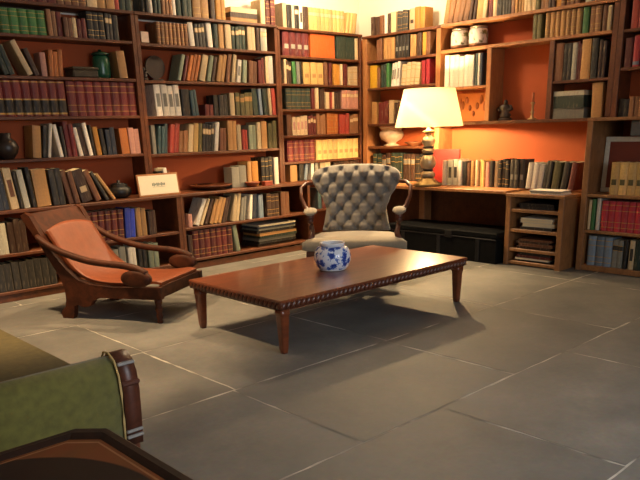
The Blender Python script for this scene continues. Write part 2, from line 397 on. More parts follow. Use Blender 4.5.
def ordn(i):
    if i <= 20: return ORD[i-1]
    if i < 30: return 'twenty-'+ORD[i-21]
    if i == 30: return 'thirtieth'
    if i < 40: return 'thirty-'+ORD[i-31]
    return 'fortieth' if i == 40 else 'forty-'+ORD[i-41]
# spine styles: list of (z fraction, material slot) upwards
def style_bands(st, h):
    if st == 'plain': return [(1, 0)]
    if st == 'gold': return [(.12, 0), (.14, 1), (.3, 0), (.32, 1), (.68, 0), (.70, 1), (.86, 0), (.88, 1), (1, 0)]
    if st == 'patch': return [(.62, 0), (.64, 1), (.80, 2), (.82, 1), (1, 0)]
    if st == 'two': return [(.05, 0), (.10, 1), (.45, 2), (.49, 1), (.94, 0), (.97, 1), (1, 0)]
    if st == 'title': return [(.3, 0), (.72, 2), (1, 0)]
    if st == 'foot': return [(.06, 0), (.17, 2), (1, 0)]
    if st == 'mark': return [(.30, 0), (.48, 2), (1, 0)]
    return [(1, 0)]
def book_mesh(t, d, h, col, st, accent, pages, round_=False):
    """x 0..t across the spine, y 0..d into the shelf, z 0..h; rounded spine, hinged boards"""
    b = MB(); bands = style_bands(st, h); n = 5
    r = min(.018 if round_ else .006, t*(.32 if round_ else .25)); zs = [0]; mi = []
    for fz, k in bands: zs.append(fz*h); mi.append(k)
    xs = [t*i/n for i in range(n+1)]; ys = [r*(1-math.sqrt(max(0, 1-(2*i/n-1)**2))) for i in range(n+1)]
    for j in range(len(zs)-1):
        P = [(xs[i], ys[i], zs[j]) for i in range(n+1)]+[(xs[i], ys[i], zs[j+1]) for i in range(n+1)]
        jut = .0
        inner = range(n)
        for i in inner:
            k = mi[j]
            if st in ('title', 'mark') and (i == 0 or i == n-1): k = 0
            b.add([P[i], P[i+1], P[n+2+i], P[n+1+i]], [[0, 1, 2, 3]], k)
    bt = min(.003, t*.2)
    if not pages:
        b.add([(0, r, 0), (0, d, 0), (0, d, h), (0, r, h)], [[0, 3, 2, 1]], 0)
        b.add([(t, r, 0), (t, d, 0), (t, d, h), (t, r, h)], [[0, 1, 2, 3]], 0)
        top = [(xs[i], ys[i]) for i in range(n+1)]+[(t, d), (0, d)]
        b.add([(x, y, h) for x, y in top], [list(range(len(top)))], 0); b.add([(x, y, 0) for x, y in top], [list(range(len(top)))[::-1]], 0)
        b.add([(0, d, 0), (t, d, 0), (t, d, h), (0, d, h)], [[1, 0, 3, 2]], 0)
    else:
        b.box((0, r, 0), (bt, d, h), 0); b.box((t-bt, r, 0), (t, d, h), 0)
        r2 = max(r, .007)
        top = [(xs[i], ys[i]) for i in range(n+1)]+[(t-bt, r2+.004), (bt, r2+.004)]
        b.add([(x, y, h) for x, y in top], [list(range(len(top)))], 0); b.add([(x, y, 0) for x, y in top], [list(range(len(top)))[::-1]], 0)
        b.add([(bt, r2+.004, 0), (t-bt, r2+.004, 0), (t-bt, r2+.004, h), (bt, r2+.004, h)], [[1, 0, 3, 2]], 0)
    return b
NBOOK = 0; BOOKS = []
PROF = [i/12 for i in range(13)]
def poly_prof(t, h, phi):
    c, s = math.cos(phi), math.sin(phi)
    pts = [(0, 0), (t, 0), (t, h), (0, h)]
    q = [(x*c+z*s, -x*s+z*c) for x, z in pts]
    zmin = min(p[1] for p in q); q = [(x, z-zmin) for x, z in q]
    def ext(z):
        xs = []
        for i in range(4):
            (xa, za), (xb, zb) = q[i], q[(i+1) % 4]
            if abs(za-zb) < 1e-9:
                if abs(z-za) < 1e-6: xs += [xa, xb]
            elif min(za, zb)-1e-9 <= z <= max(za, zb)+1e-9: xs.append(xa+(xb-xa)*(z-za)/(zb-za))
        return (min(xs), max(xs)) if xs else None
    return q, ext, -zmin
def book_row(where, *a, **k):
    for squeeze in (1, .985, .97, .955, .94, .92, .9, .88):
        n = len(BOOKS); st = rng.getstate()
        if pack_row(where, *a, squeeze=squeeze, **k): return
        if squeeze > .885: del BOOKS[n:]; rng.setstate(st)
def pack_row(where, spec, side, front, z, py, lo, hi, pages=None, group=None, dmax=.24, squeeze=1, dx=0):
    """spec entries 'x0 x1 colour n height [lean] [style] [accent]' ; x in the photo's columns along this shelf"""
    global NBOOK
    ax = 1 if side == 'back' else 0
    def s_of(x):
        x += dx
        p = on_plane(x, py(x) if callable(py) else py, ax, front+.022)
        return p.x if side == 'back' else -p.y
    prev = []          # earlier books: (s, ext, ztop)
    idx = 0; full = True; sref = None
    for e in [l.split() for l in spec.strip().split('\n')]:
        x0, x1, col, n, h = float(e[0]), float(e[1]), e[2], int(e[3]), float(e[4])
        lean = 0; st = 'plain'; acc = 'cream'; noun = 'book'; nm = 'book'
        for q in e[5:]:
            if q in ('plain', 'gold', 'patch', 'two', 'title', 'foot', 'mark'): st = q
            elif q in COLS: acc = q
            elif q == 'vol': noun = 'encyclopedia volume'; nm = 'encyclopedia_volume'
            elif q == 'set': noun = 'set volume'; nm = 'bound_volume'
            elif q == 'box': noun = 'file box'; nm = 'file_box'
            else: lean = math.radians(float(q))
        s0, s1 = s_of(x0), s_of(x1)
        if sref is None: sref = s0
        s0, s1 = sref+(s0-sref)*squeeze, sref+(s1-sref)*squeeze
        fw_ = (s1-s0)/n
        for k in range(n):
            idx += 1
            hk = h*1.04*(1+(rng.uniform(-.05, .05) if n > 1 and nm == 'book' and st != 'mark' else 0))
            lk = lean + (math.radians(rng.uniform(-.6, .6)) if lean else 0)
            c, sn = math.cos(lk), abs(math.sin(lk))
            t = max(.008, fw_*c*(.985 if nm != 'book' else rng.uniform(.9, .985)))
            wx = s0+fw_*(k+.5); px_, py_ = (wx, front+.08) if side == 'back' else (front+.08, -wx)
            room = min([a[2]-z for a, b_ in BOARDS if a[2] > z+.05 and a[0] <= px_ <= b_[0] and a[1] <= py_ <= b_[1]] or [9])-.008
            q, ext, lift = poly_prof(t, hk, lk)
            if max(p[1] for p in q) > room:
                hk -= (max(p[1] for p in q)-room)/c; q, ext, lift = poly_prof(t, hk, lk)
            ztop = max(p[1] for p in q)
            # desired: the base edge of its resting corner at the given column
            want = s0+fw_*k
            base_x = ext(0)[0] if lk <= 0 else ext(0)[0]-t*c+0
            pos = want - (q[0][0] if lk <= 0 else q[0][0])
            for (ps, pe, pz, pv) in prev[-4:]:
                for zz in [f*min(ztop, pz) for f in PROF]+[v[1] for v in q if v[1] <= pz]+[v for v in pv if v <= ztop]:
                    a, b_ = pe(zz), ext(zz)
                    if a and b_: pos = max(pos, ps+a[1]-b_[0]+.0012)
            xmin = min(p[0] for p in q); xmax = max(p[0] for p in q)
            if pos+xmin < lo: pos = lo-xmin+.001
            if pos+xmax > hi: 
                full = False; idx -= 1; continue
            prev.append((pos, ext, ztop, [v[1] for v in q]))
            d = min(dmax, max(.13, hk*.72))*rng.uniform(.92, 1)
            if nm != 'book': d = min(dmax, .22)
            setback = rng.uniform(.0, .018) if nm == 'book' else .006
            pg = (z+hk < 1.48) if pages is None else pages
            R = Matrix.Rotation(lk, 4, 'Y')
            if side == 'back': loc, eul = (pos, front+.012+setback, z+lift+.0008), R.to_euler()
            else: loc, eul = (front+.012+setback, -pos, z+lift+.0008), (Matrix.Rotation(-PI/2, 4, 'Z') @ R).to_euler()
            size = 'thick ' if t > .06 else 'slim ' if t < .022 else ''
            if hk > .30 and not size: size = 'tall '
            elif hk < .17 and not size: size = 'short '
            ln = '' if abs(lk) < .03 else ' leaning right' if lk > 0 else ' leaning left'
            extra = {'two': ' and black', 'gold': '', 'plain': ''}.get(st, '')
            lab = f"{size}{COLS[col][0]}{extra} {noun}{ln}, {ordn(idx)} from left, {where}"
            BOOKS.append(dict(a=(t, d, hk, col, st, acc, pg), loc=loc, eul=eul, nm=nm, lab=lab, cat='box' if nm == 'file_box' else 'book', group=group or f'books on the {where}'))
            NBOOK += 1
    return full
def bk(where, spec, z, py, x0, x1, front=YS, **k):
    book_row(where, spec, 'back', front, z, py, x0, x1, dx=(1 if 'corner' in where else 2) if front == YS else .5, **k)
rt = lambda where, spec, z, py, y0, y1, **k: book_row(where, spec, 'right', k.pop('front', XF), z, py, -y0, -y1, **k)
def lp(xa, ya, xb, yb): return lambda x: ya+(yb-ya)*(x-xa)/(xb-xa)

# --- left bookcase
L0, L1 = 2.177, 4.003
bk('top of left bookcase', '''
4 30 dkbrown 3 .24
30 60 dkred 3 .24
60 92 brown 4 .25 gold
93 104 cream 1 .24
104 122 tan 2 .25
122 127 red 1 .23
128 140 dkgreen 2 .25 patch''', 2.706, lp(0, 8, 130, 13), 2.14, 4.045)
bk('second shelf of left bookcase', '''
0 46 green 5 .205 gold set
47 56 ltbrown 2 .22
57 62 dkred 1 .21
63 72 brown 2 .16
72.5 76.5 cream 1 .17
77 86 dkred 2 .17
87 104 black 3 .25 gold
105 112 dkgrey 2 .23 patch
112.5 118 black 1 .22''', 2.421, lp(0, 33, 131, 41), L0, L1)
bk('third shelf of left bookcase', '''
3 14 dkgreen 2 .26 -18
27 33 cream 1 .31 -23
34 39 dkbrown 1 .24 -20
41 47 pink 1 .205
48 62 orange 3 .225 4
118.5 127 tan 1 .25 -5''', 2.056, lp(0, 76, 138, 80), L0, L1)
bk('fourth shelf of left bookcase', '''
-4 69 maroon 8 .315 two black vol
70.5 140 maroon 8 .315 gold vol''', 1.691, lp(0, 118, 140, 117), L0, L1, group='burgundy encyclopedia volumes of left bookcase')
bk('fifth shelf of left bookcase', '''
32 41 tan 1 .29 7
42 46 dkgrey 1 .29 9
47 50 white 1 .31 10
59 63 white 1 .30 -8
64 67 dkgrey 1 .28 -4
67.5 77 maroon 2 .31 -3
78 82 white 1 .27 -9
83 88 dkbrown 1 .27 -9
89 93 white 1 .31 -8
94 96 black 1 .29 -6
97 102 ochre 1 .27 -5
103 107 black 1 .25 -5
108 117 dkblue 2 .25 -2
122 130 orange 1 .25 -3
131 142 pink 2 .25 -2''', 1.301, lp(0, 161, 146, 157), L0, L1)
YE = YL+.03
bk('ledge below left bookcase', '''
-2 10 dkblue 2 .34 -4
12 20 cream 1 .36 -6 title brown
21 24 black 1 .33 -6
25 31 pgrey 1 .34 -6
33 37 black 1 .36 -5
38 53 tan 1 .335 -3
54 66 dkgrey 2 .33 -3
67 78 brown 2 .31 -10
79 90 dkbrown 1 .31 -14 mark
91 97 brown 1 .31 -20
98 102 dkgrey 1 .31 -28
103 107 tan 1 .30 -33''', LT+.001, lp(0, 210, 180, 196.5), 2.2, 4.2, front=YE, dmax=.19)
bk('upper cupboard shelf behind lounge chair', '''
0 10 pgrey 2 .27
12 30 dkbrown 3 .29
80 125 dkred 7 .29 3 gold set
126 136 blue 2 .29 4
138 148 tan 2 .28
150 158 dkbrown 2 .24''', .456, lp(0, 260, 180, 236), 2.18, 4.2, front=YL, dmax=.3)
bk('lowest cupboard shelf behind lounge chair', '''
0 58 dkgrey 8 .26
100 128 grey 4 .25
130 138 white 2 .25
140 148 black 2 .26
150 160 pgreen 2 .25''', .101, lp(0, 292, 180, 268), 2.18, 4.2, front=YL, dmax=.3)

# --- middle bookcase
M0, M1 = 4.098, 5.923
bk('top of middle bookcase', '''
141 148 dkgrey 2 .24
149 152 white 1 .25
153 160 dkgreen 2 .25
161 172 ltbrown 3 .24
172.5 176 white 1 .24
177 192 dkgreen 3 .26
193 210 tan 2 .30 gold
211 216 dkbrown 1 .28
217 227 ochre 2 .29 gold
262 267 cream 1 .25
268 277 dkred 2 .26 gold''', 2.706, lp(136, 12, 275, 26), 4.06, 5.965)
bk('second shelf of middle bookcase', '''
156 187 ltbrown 8 .21 gold set
189 194 white 1 .23 -4
195 205 dkgrey 3 .23 -3 patch
207 212 white 1 .25 -4
213 217 dkgreen 1 .24
218 223 tan 1 .25
224 230 cream 1 .25
231 244 dkgreen 4 .24 patch
246 254 cream 2 .25
255 258 dkbrown 1 .24
259 266 pgrey 2 .24 patch''', 2.411, lp(140, 45, 275, 53), M0, M1)
bk('third shelf of middle bookcase', '''
176 180 pgreen 1 .27 18
181 184 dkred 1 .26 17
185 196 orange 3 .27 17
198 204 cream 1 .27 16
206 210 pgreen 1 .27 15
211 214 dkbrown 1 .26 14
216 224 tan 2 .29 13
226 230 brown 1 .29 11
231.5 235 cream 1 .29 10
237 241 white 1 .24 8 title grey
243 247 pgreen 1 .24 6
249 258 brown 2 .235 4
259 265 dkred 2 .26
266.5 269.5 cream 1 .29
270 275 white 1 .30''', 2.046, lp(144, 81, 276, 85), M0, M1)
bk('fourth shelf of middle bookcase', '''
156 181 white 4 .31 -3 title grey
182 190 black 1 .27
191 198 teal 2 .26 -5
205 213 dkred 2 .12
214 228 black 3 .22
230 235 cream 1 .24
236 253 olive 4 .24 patch tan
254 259 dkgreen 1 .29 -4
260 263 bgrey 1 .29 -4
264 268 dkgreen 1 .29 -4
269.5 272.5 cream 1 .30 -3
273 276.5 red 1 .30 -3''', 1.681, lp(147, 117.5, 277, 116), M0, M1)
bk('fifth shelf of middle bookcase', '''
152 156 grey 1 .29
157 166 teal 3 .29 6
168 177 red 2 .29 9
178 186 ltbrown 2 .22 8
187 191.5 cream 1 .29 8
192 197 ycream 1 .30 7
197.5 201 olive 1 .30 6
202 213 dkgrey 4 .29 6 patch
214 218 white 1 .31 8
219 226 brown 2 .24 4
227.5 237 tan 2 .31 2
238 242 cream 1 .28
242.5 248 red 2 .23
249 257 pgreen 2 .28
258 262 cream 1 .30
262.5 268 tan 1 .31 
268.5 277 olive 2 .30''', 1.286, lp(152, 153, 280, 151), M0, M1)
bk('ledge below middle bookcase', '''
153 158 black 1 .24
164 168 white 1 .27 -8
169 172 brown 1 .24 -8
232.5 247 grey 2 .24
248 252 tan 1 .28
253 259.5 ochre 1 .28
262 273 black 3 .31 gold
274.5 279 white 1 .31''', LT+.001, lp(120, 198, 280, 183), 4.1, 5.92, front=6.93, dmax=.22)
bk('upper cupboard shelf left of grey armchair', '''
189 193 pink 1 .14
196 200 white 1 .30 24
201 204 cream 1 .30 24
205 208 dkbrown 1 .29 22
210 221 tan 3 .29 20
222 227 dkbrown 2 .29 18
232 239 cream 2 .29 10
240 245 grey 2 .26 8
249 252 white 1 .28 6
253 257 dkblue 1 .28 5
259 264 bgrey 2 .27
267 280 dkbrown 3 .27 gold
281 290 brown 2 .27''', .481, lp(186, 232, 305, 216), 4.3, 6.15, front=YL, dmax=.3)
bk('lowest cupboard shelf left of grey armchair', '''
190 194 dkbrown 1 .26
195 234 dkred 7 .30 gold brown set
236 240 pgreen 1 .30 -9''', .121, lp(186, 268, 305, 250), 4.3, 6.15, front=YL, dmax=.3)

# --- corner bookcase
C0, C1 = 6.010, 7.416
bk('top of narrow corner bookcase', '''
282 286 cream 1 .26
287 291 black 1 .25
291.5 294.5 pgrey 1 .25
295 299 black 1 .25 patch white
299.5 303 white 1 .25 title dkgrey
303.5 308.5 dkbrown 1 .25
309.5 346 ycream 9 .25 patch set
347 357 ycream 3 .24 9 set''', 2.691, lp(279, 29, 362, 36), 5.98, 7.41)
bk('second shelf of corner bookcase', '''
282.5 310 maroon 4 .27 mark pgrey set
311 336.5 vorange 1 .285 box
338 357 dkgreen 2 .28 box
357.5 361 cream 1 .26''', 2.376, lp(281, 56, 367, 61), C0, C1)
bk('third shelf of corner bookcase', '''
283.5 286 cream 1 .27
286.5 292 dkbrown 2 .25 patch
293 297 green 1 .25 -3
297.5 301 grey 1 .25 -3
301.5 304 black 1 .25 -6
305 326 ycream 3 .25 mark tan
327 331 brown 2 .26
332 336 dkred 1 .26
337 344 ochre 2 .25
344.5 347 cream 1 .25
348 352 dkred 1 .25
353 363.5 cream 2 .23 gold''', 2.051, lp(283, 84.6, 367, 86.7), C0, C1)
bk('fourth shelf of corner bookcase', '''
286 312 dkgreen 5 .235 gold set
312.5 316 dkred 1 .24
316.5 320 cream 1 .25
321 327 dkbrown 2 .24
328 332 cream 1 .20
332.5 334 red 1 .20
334.5 337 cream 1 .20
338 344 dkbrown 2 .20
345 362 pink 4 .23 patch''', 1.751, lp(285, 109, 365, 110.5), C0, C1)
bk('fifth shelf of corner bookcase', '''
286.5 291.5 brown 1 .24
292.5 308 cream 4 .22 title pink
309 316.5 dkred 3 .23 patch
317.5 327 ltbrown 3 .24
328 340 orange 3 .25 gold
341 351.5 red 3 .24
352 361 ltbrown 3 .23 patch''', 1.431, lp(285, 135.5, 365, 135.5), C0, C1)
bk('sixth shelf of corner bookcase', '''
287.5 316 maroon 5 .25 gold set
317.5 361 ycream 8 .245 mark tan set''', 1.106, lp(287.5, 162.5, 362, 159.5), C0, C1, pages=True)
bk('ledge behind grey tufted armchair', '''
289 296.5 tan 1 .20
298 303 black 1 .22
303.5 306.5 bgrey 1 .22 9
311 314 white 1 .22
314.5 318 grey 1 .21
320 331 cream 2 .21
334 360 dkbrown 5 .2''', LT+.001, lp(287, 190, 362, 184), C0, C1)
bk('low shelf behind grey armchair', '''
317 320.5 teal 1 .27
321 326 dkred 1 .25''', .461, lp(310, 222, 362, 215), 6.3, 7.3)

# --- right wall: corner shelves
D0, D1 = 6.925, 5.775
rt('top of corner shelves beside lamp', '''
371 379 dkbrown 2 0.215
379.5 383.5 brown 1 0.215
384 387 white 1 0.224
387.5 390 dkbrown 1 0.224
390.5 396 cream 1 0.232
397 408 dkgrey 4 0.224 gold
409 414.5 cream 1 0.232 mark dkbrown
415 425 ochre 2 0.241''', 2.656, lp(379, 35, 431, 30), 7.0, 5.71)
rt('second row of corner shelves', '''
376 382 brown 2 .24
383 394 tan 3 .25
395 409 black 4 .26 mark grey
410 416 tan 2 .24
417 421.5 dkbrown 1 .25
422 425.5 ochre 1 .25
426 430 brown 1 .25''', 2.346, lp(375, 61, 430, 56), D0, D1)
rt('third row of corner shelves', '''
369.5 377 yellow 1 .27
377.5 380 brown 1 .24
381 385.5 dkgreen 2 .27
386 389 green 1 .28
390.5 399 white 3 .28 5 title grey
401 419 cream 4 .25 6 gold
421.5 429 crimson 2 .28''', 2.006, lp(371, 89, 430, 86), D0, D1)
rt('fourth row of corner shelves', '''
371.5 376.5 tan 1 .27
378 388 dkred 3 .27
389 393.5 cream 1 .28
394 404 dkbrown 3 .26
405 418 brown 4 .25''', 1.546, lp(371, 119, 430, 117), D0, D1)
rt('bottom of corner shelves, behind lamp', '''
373 381 dkgreen 2 .34 gold
381.5 390 dkbrown 2 .34 patch grey
390.5 402 dkgreen 3 .34 gold
402.5 414 dkbrown 3 .33 patch grey
414.5 424 black 2 .33 gold''', DZ+.001, lp(372, 182, 430, 187), D0, D1)
# --- top of wall shelves
rt('top of the long wall shelf', '''
427 431 tan 1 .27 10
432 452 ltbrown 4 .28 12
455 461 dkbrown 2 .26 8
464 470 ycream 1 .27 5
470.5 474.5 cream 1 .27 5
476.5 481 dkred 1 .27
483 487 cream 1 .29
488 503 dkgrey 5 .26 patch
504 508.5 brown 1 .26
509 517 tan 3 .27
517.5 530 cream 3 .28
531 535.5 olive 1 .27
536 545 ltbrown 2 .27
546 553 dkbrown 2 .27
554 560 ochre 1 .27
561 579 brown 4 .27 gold
585 592 pgrey 1 .27''', 2.661, lp(440, 26, 610, 1), 5.69, 3.51)
rt('row above the open niche', '''
532 541 olive 2 .24
544 580 tan 7 .25 gold set
582 588 green 1 .255
588.5 600 ltbrown 2 .25 gold
601 606 brown 1 .25
606.5 611 cream 1 .22''', 2.371, lp(437, 52, 615, 31), 5.69, 3.57)
rt('wall shelf directly above glowing lampshade', '''
444.5 473 white 6 .34
474 476.5 teal 1 .34
477 478.8 white 1 .34
479 481 dkblue 1 .34''', 1.941, lp(433, 88, 484, 86.5), 5.69, 5.04, pages=False)
rt('wall shelf above large flat boxes', '''
548.5 556.5 brown 1 .36
557 561.5 black 1 .35
562 566.5 dkgrey 1 .35
567 572 pgrey 1 .35
573 578 dkred 2 .35
579 588.5 tan 1 .37
589.5 596 dkgrey 1 .37
597 604 dkbrown 2 .35''', 1.926, lp(547, 83, 594, 80), 4.175, 3.562)
# --- desk row
rt('desk row right of lamp', '''
442 446.5 white 1 .28
447.5 457.5 pgrey 2 .28 title dkgrey
458 461.5 white 1 .28
462 466 black 1 .27
466.5 470 brown 1 .26
470.5 474 tan 1 .28
475 478 cream 1 .29
479 484 ycream 2 .28
485 489 pink 1 .27
489.5 493 black 1 .28
493.5 497 cream 1 .28
497.5 508 black 3 .29 gold
509 523 dkgrey 3 .30 mark grey
525.5 541 white 3 .27 5
542 549 black 2 .28 7
550.5 558 olive 1 .28 5
559.5 566 black 1 .28 7
567 573 dkred 1 .28 7''', DZ+.001, lp(440, 185, 580, 189), 5.71, 3.62, front=7.13)
# --- right bookcases
rt('top of right upper bookcase shelf', '''
630 646 red 2 .27
648 660 dkred 2 .26''', 2.361, lp(615, 33, 640, 29), 3.43, 2.27)
rt('middle of right upper bookcase', '''
623.5 631.5 dkred 1 .26
632 639 crimson 1 .27 foot bgrey
639.5 655 red 2 .26''', 2.006, lp(615, 69, 640, 67), 3.43, 2.27)
rt('bottom of right upper bookcase', '''
611 621.5 black 2 .17
624.5 640 ltbrown 3 .19
641 655 brown 2 .2''', 1.534, lp(590, 121, 640, 118), 3.43, 2.27)
rt('top shelf of deep right bookcase', '''
608.5 660 ycream 6 .30 mark olive set''', .791, lp(587, 193, 640, 197), 3.46, 2.27, front=XB+.02, dmax=.22)
rt('middle shelf of deep right bookcase', '''
586 589 cream 1 .29
589.5 593 green 1 .30
594 598 white 1 .31
599 660 crimson 9 .29 gold set''', .426, lp(580, 233, 640, 240), 3.46, 2.27, front=XB+.01)
rt('lowest shelf of deep right bookcase', '''
585.5 609.5 bgrey 3 .29 gold set
610 621 grey 2 .28 patch dkgrey
622 625 black 1 .28
626.5 632 cream 1 .28 title dkgrey
633 655 dkgreen 4 .28''', .061, lp(578, 265, 640, 276), 3.46, 2.27, front=XB+.01)
# ------------------------------------------------------------------ coffee table
TX0, TX1, TY0, TY1, TZ = 2.93, 5.10, 3.545, 4.70, .395
t = thing('coffee_table', 'long low polished reddish wood coffee table with carved edge, holding porcelain jar', 'table', ((TX0+TX1)/2, (TY0+TY1)/2, 0))
b = MB(); b.box((TX0+.012, TY0+.012, TZ-.022), (TX1-.012, TY1-.012, TZ), 0, .006)
b.build('tabletop', TABLEW, t)
b = MB()
b.box((TX0+.05, TY0+.05, TZ-.085), (TX1-.05, TY0+.075, TZ-.023)); b.box((TX0+.05, TY1-.075, TZ-.085), (TX1-.05, TY1-.05, TZ-.023))
b.box((TX0+.05, TY0+.076, TZ-.085), (TX0+.075, TY1-.076, TZ-.023)); b.box((TX1-.075, TY0+.076, TZ-.085), (TX1-.05, TY1-.076, TZ-.023))
b.build('apron', TABLEE, t)
b = MB()   # rope-carved rim, slanted lobes all round
def lobes(p0, p1, nrm, n):
    p0, p1, nrm = Vector(p0), Vector(p1), Vector(nrm); d = (p1-p0)/n; dz = Vector((0, 0, 1))
    for i in range(n):
        c = p0+d*(i+.5)
        def fn(u, v):
            a = (u-.5)*PI; q = (v-.5)*PI
            return c + d*(.56*math.sin(a)*math.cos(q)) + d*(.35*math.sin(q)) + nrm*(.024*math.cos(a)*math.cos(q)) + dz*(.032*math.sin(q))
        b.grid(fn, 5, 5, 0)
zc = TZ-.038
lobes((TX0+.02, TY0+.028, zc), (TX1-.02, TY0+.028, zc), (0, -1, 0), 46); lobes((TX1-.028, TY0+.02, zc), (TX1-.028, TY1-.02, zc), (1, 0, 0), 24)
lobes((TX1-.02, TY1-.028, zc), (TX0+.02, TY1-.028, zc), (0, 1, 0), 46); lobes((TX0+.028, TY1-.02, zc), (TX0+.028, TY0+.02, zc), (-1, 0, 0), 24)
b.box((TX0+.028, TY0+.028, TZ-.07), (TX1-.028, TY1-.028, TZ-.0225), 0, .004)
b.build('carved_rim', TABLEE, t)
for x in (TX0+.075, TX1-.075):
    for y in (TY0+.075, TY1-.075):
        MB().lathe([(.020, 0), (.024, .02), (.026, .03), (.038, TZ-.12), (.042, TZ-.115), (.042, TZ-.072)], (x, y, 0), 24, 0, True, 8).build('leg', TABLEW, t)

# blue and white jar on the table
jx, jy = 3.963, 4.10
t = thing('porcelain_jar', 'squat blue and white porcelain jar standing on the coffee table', 'jar', (jx, jy, TZ+.001))
def porcelain_mat():
    m, nt, N, L, bs = nodes('blue_white_porcelain')
    tc = N.new('ShaderNodeTexCoord'); v = N.new('ShaderNodeTexVoronoi'); v.inputs['Scale'].default_value = 17
    n1 = N.new('ShaderNodeTexNoise'); n1.inputs['Scale'].default_value = 26; n1.inputs['Detail'].default_value = 3; n1.inputs['Distortion'].default_value = 1.5
    L.new(tc.outputs['Object'], v.inputs['Vector']); L.new(tc.outputs['Object'], n1.inputs['Vector'])
    ad = N.new('ShaderNodeMath'); ad.operation = 'ADD'; L.new(v.outputs['Distance'], ad.inputs[0]); L.new(n1.outputs['Fac'], ad.inputs[1])
    r = N.new('ShaderNodeValToRGB'); E_ = r.color_ramp.elements
    E_[0].position = .80; E_[0].color = (*rgb('27418f'), 1); E_[1].position = 1.16; E_[1].color = (*rgb('d5dcea'), 1)
    e = E_.new(.97); e.color = (*rgb('6f8ccc'), 1)
    L.new(ad.outputs[0], r.inputs['Fac']); L.new(r.outputs['Color'], bs.inputs['Base Color']); bs.inputs['Roughness'].default_value = .15
    return m
JP = porcelain_mat()
MB().lathe([(.100, 0), (.108, .006), (.132, .03), (.150, .075), (.152, .115), (.143, .155), (.120, .185), (.095, .195)], (jx, jy, TZ+.001), 32).build('body', JP, t)
MB().lathe([(.094, .1955), (.100, .20), (.104, .218), (.100, .224), (.090, .218), (.086, .197)], (jx, jy, TZ+.001), 32, cap=False).build('rim', PORC, t)
MB().lathe([(.1015, .0005), (.112, .0065), (.116, .012)], (jx, jy, TZ), 32).build('foot_ring', PORC, t)

# ------------------------------------------------------------------ leather lounge chair
F0 = Vector((2.82, 5.01)); D2 = Vector((.487, -.874)).normalized(); N2 = Vector((-D2.y, D2.x))
CW = .75
rz = math.atan2(D2.y, D2.x)
t = thing('lounge_chair', 'low reclining wooden lounge chair in tan leather with scrolled arms', 'chair', (F0.x+N2.x*CW/2-D2.x*.45, F0.y+N2.y*CW/2-D2.y*.45, 0), 0)
def lc(u, v, z): return Vector((F0.x+D2.x*u+N2.x*v, F0.y+D2.y*u+N2.y*v, z))
EU, EV, EZ = Vector((D2.x, D2.y, 0)), Vector((N2.x, N2.y, 0)), Vector((0, 0, 1))
outline = [(.05, .305), (.05, .205), (-.10, .20), (-.53, .196), (-.60, .17), (-.64, .12), (-.70, .105), (-.76, .125), (-.80, .11), (-.815, .03), (-.83, 0), (-.93, 0), (-.945, .04), (-.925, .075), (-.89, .10),
           (-.875, .17), (-.875, .26), (-.91, .36), (-1.0, .52), (-1.10, .69), (-1.20, .83), (-1.215, .875), (-1.175, .895), (-1.13, .87), (-1.06, .74), (-.96, .58), (-.84, .43), (-.74, .345), (-.62, .305), (-.40, .29)]
for v in (0, CW-.055):
    fixn(MB().prism(outline, lc(0, v, 0), EU, EZ, EV, .055).build('side_frame', DARKW, t))
# turned front legs
for v in (.0275, CW-.0275):
    c = lc(.005, v, 0)
    MB().lathe([(.020, 0), (.026, .012), (.020, .03), (.030, .06), (.022, .085), (.034, .12), (.024, .15), (.030, .17), (.034, .204)], c, 16).build('front_leg', DARKW, t)
fixn(MB().prism([(0, .215), (CW-.112, .215), (CW-.112, .31), (0, .31)], lc(.005, .056, 0), EV, EZ, EU, .04).build('front_rail', DARKW, t))
fixn(MB().prism([(0, .12), (CW-.112, .12), (CW-.112, .19), (0, .19)], lc(-.80, .056, 0), EV, EZ, EU, .04).build('rear_rail', DARKW, t))
# leather sling: one continuous sheet with thickness
prof = [(.03, .335), (-.04, .345), (-.2, .325), (-.4, .318), (-.55, .325), (-.68, .355), (-.78, .42), (-.87, .52), (-.96, .655), (-1.015, .745)]
def cat(P, x):
    n = len(P)-1; f = min(x*n, n-1e-6); i = int(f); f -= i
    p0, p1, p2, p3 = (Vector(P[max(i-1, 0)]), Vector(P[i]), Vector(P[i+1]), Vector(P[min(i+2, n)]))
    return .5*((2*p1)+(p2-p0)*f+(2*p0-5*p1+4*p2-p3)*f*f+(3*p1-p0-3*p2+p3)*f**3)
def sheet(off, sag):
    def fn(a, c_):
        p = cat(prof, c_); q = cat(prof, min(1, c_+.01))-cat(prof, max(0, c_-.01)); nrm = Vector((q.y, -q.x)).normalized()
        s_ = 4*a*(1-a)
        # the upper hem rises in the middle
        p = p+nrm*(-sag*s_*math.sin(PI*min(1, c_*1.05))-off)
        if c_ > .9: p = p+Vector((-.03, .045))*s_*(c_-.9)*10
        return lc(p.x, .058+a*(CW-.116), p.y)
    return fn
b = MB(); nu, nv = 14, 40
b.grid(sheet(0, .03), nu, nv); b.grid(sheet(.022, .03), nu, nv)
n_ = (nu+1)*(nv+1)
for i in range(nu): b.f += [[i, i+1, n_+i+1, n_+i], [nv*(nu+1)+i, n_+nv*(nu+1)+i, n_+nv*(nu+1)+i+1, nv*(nu+1)+i+1]]; b.m += [0, 0]; b.sm += [False, False]
for j in range(nv): b.f += [[j*(nu+1), n_+j*(nu+1), n_+(j+1)*(nu+1), (j+1)*(nu+1)], [j*(nu+1)+nu, (j+1)*(nu+1)+nu, n_+(j+1)*(nu+1)+nu, n_+j*(nu+1)+nu]]; b.m += [0, 0]; b.sm += [False, False]
fixn(b.build('leather_seat', LEATHER, t))
# head board
fixn(MB().prism([(-1.035, .715), (-1.165, .885), (-1.19, .872), (-1.06, .700)], lc(0, .0555, 0), EU, EZ, EV, CW-.111).build('head_rest', DARKW, t))
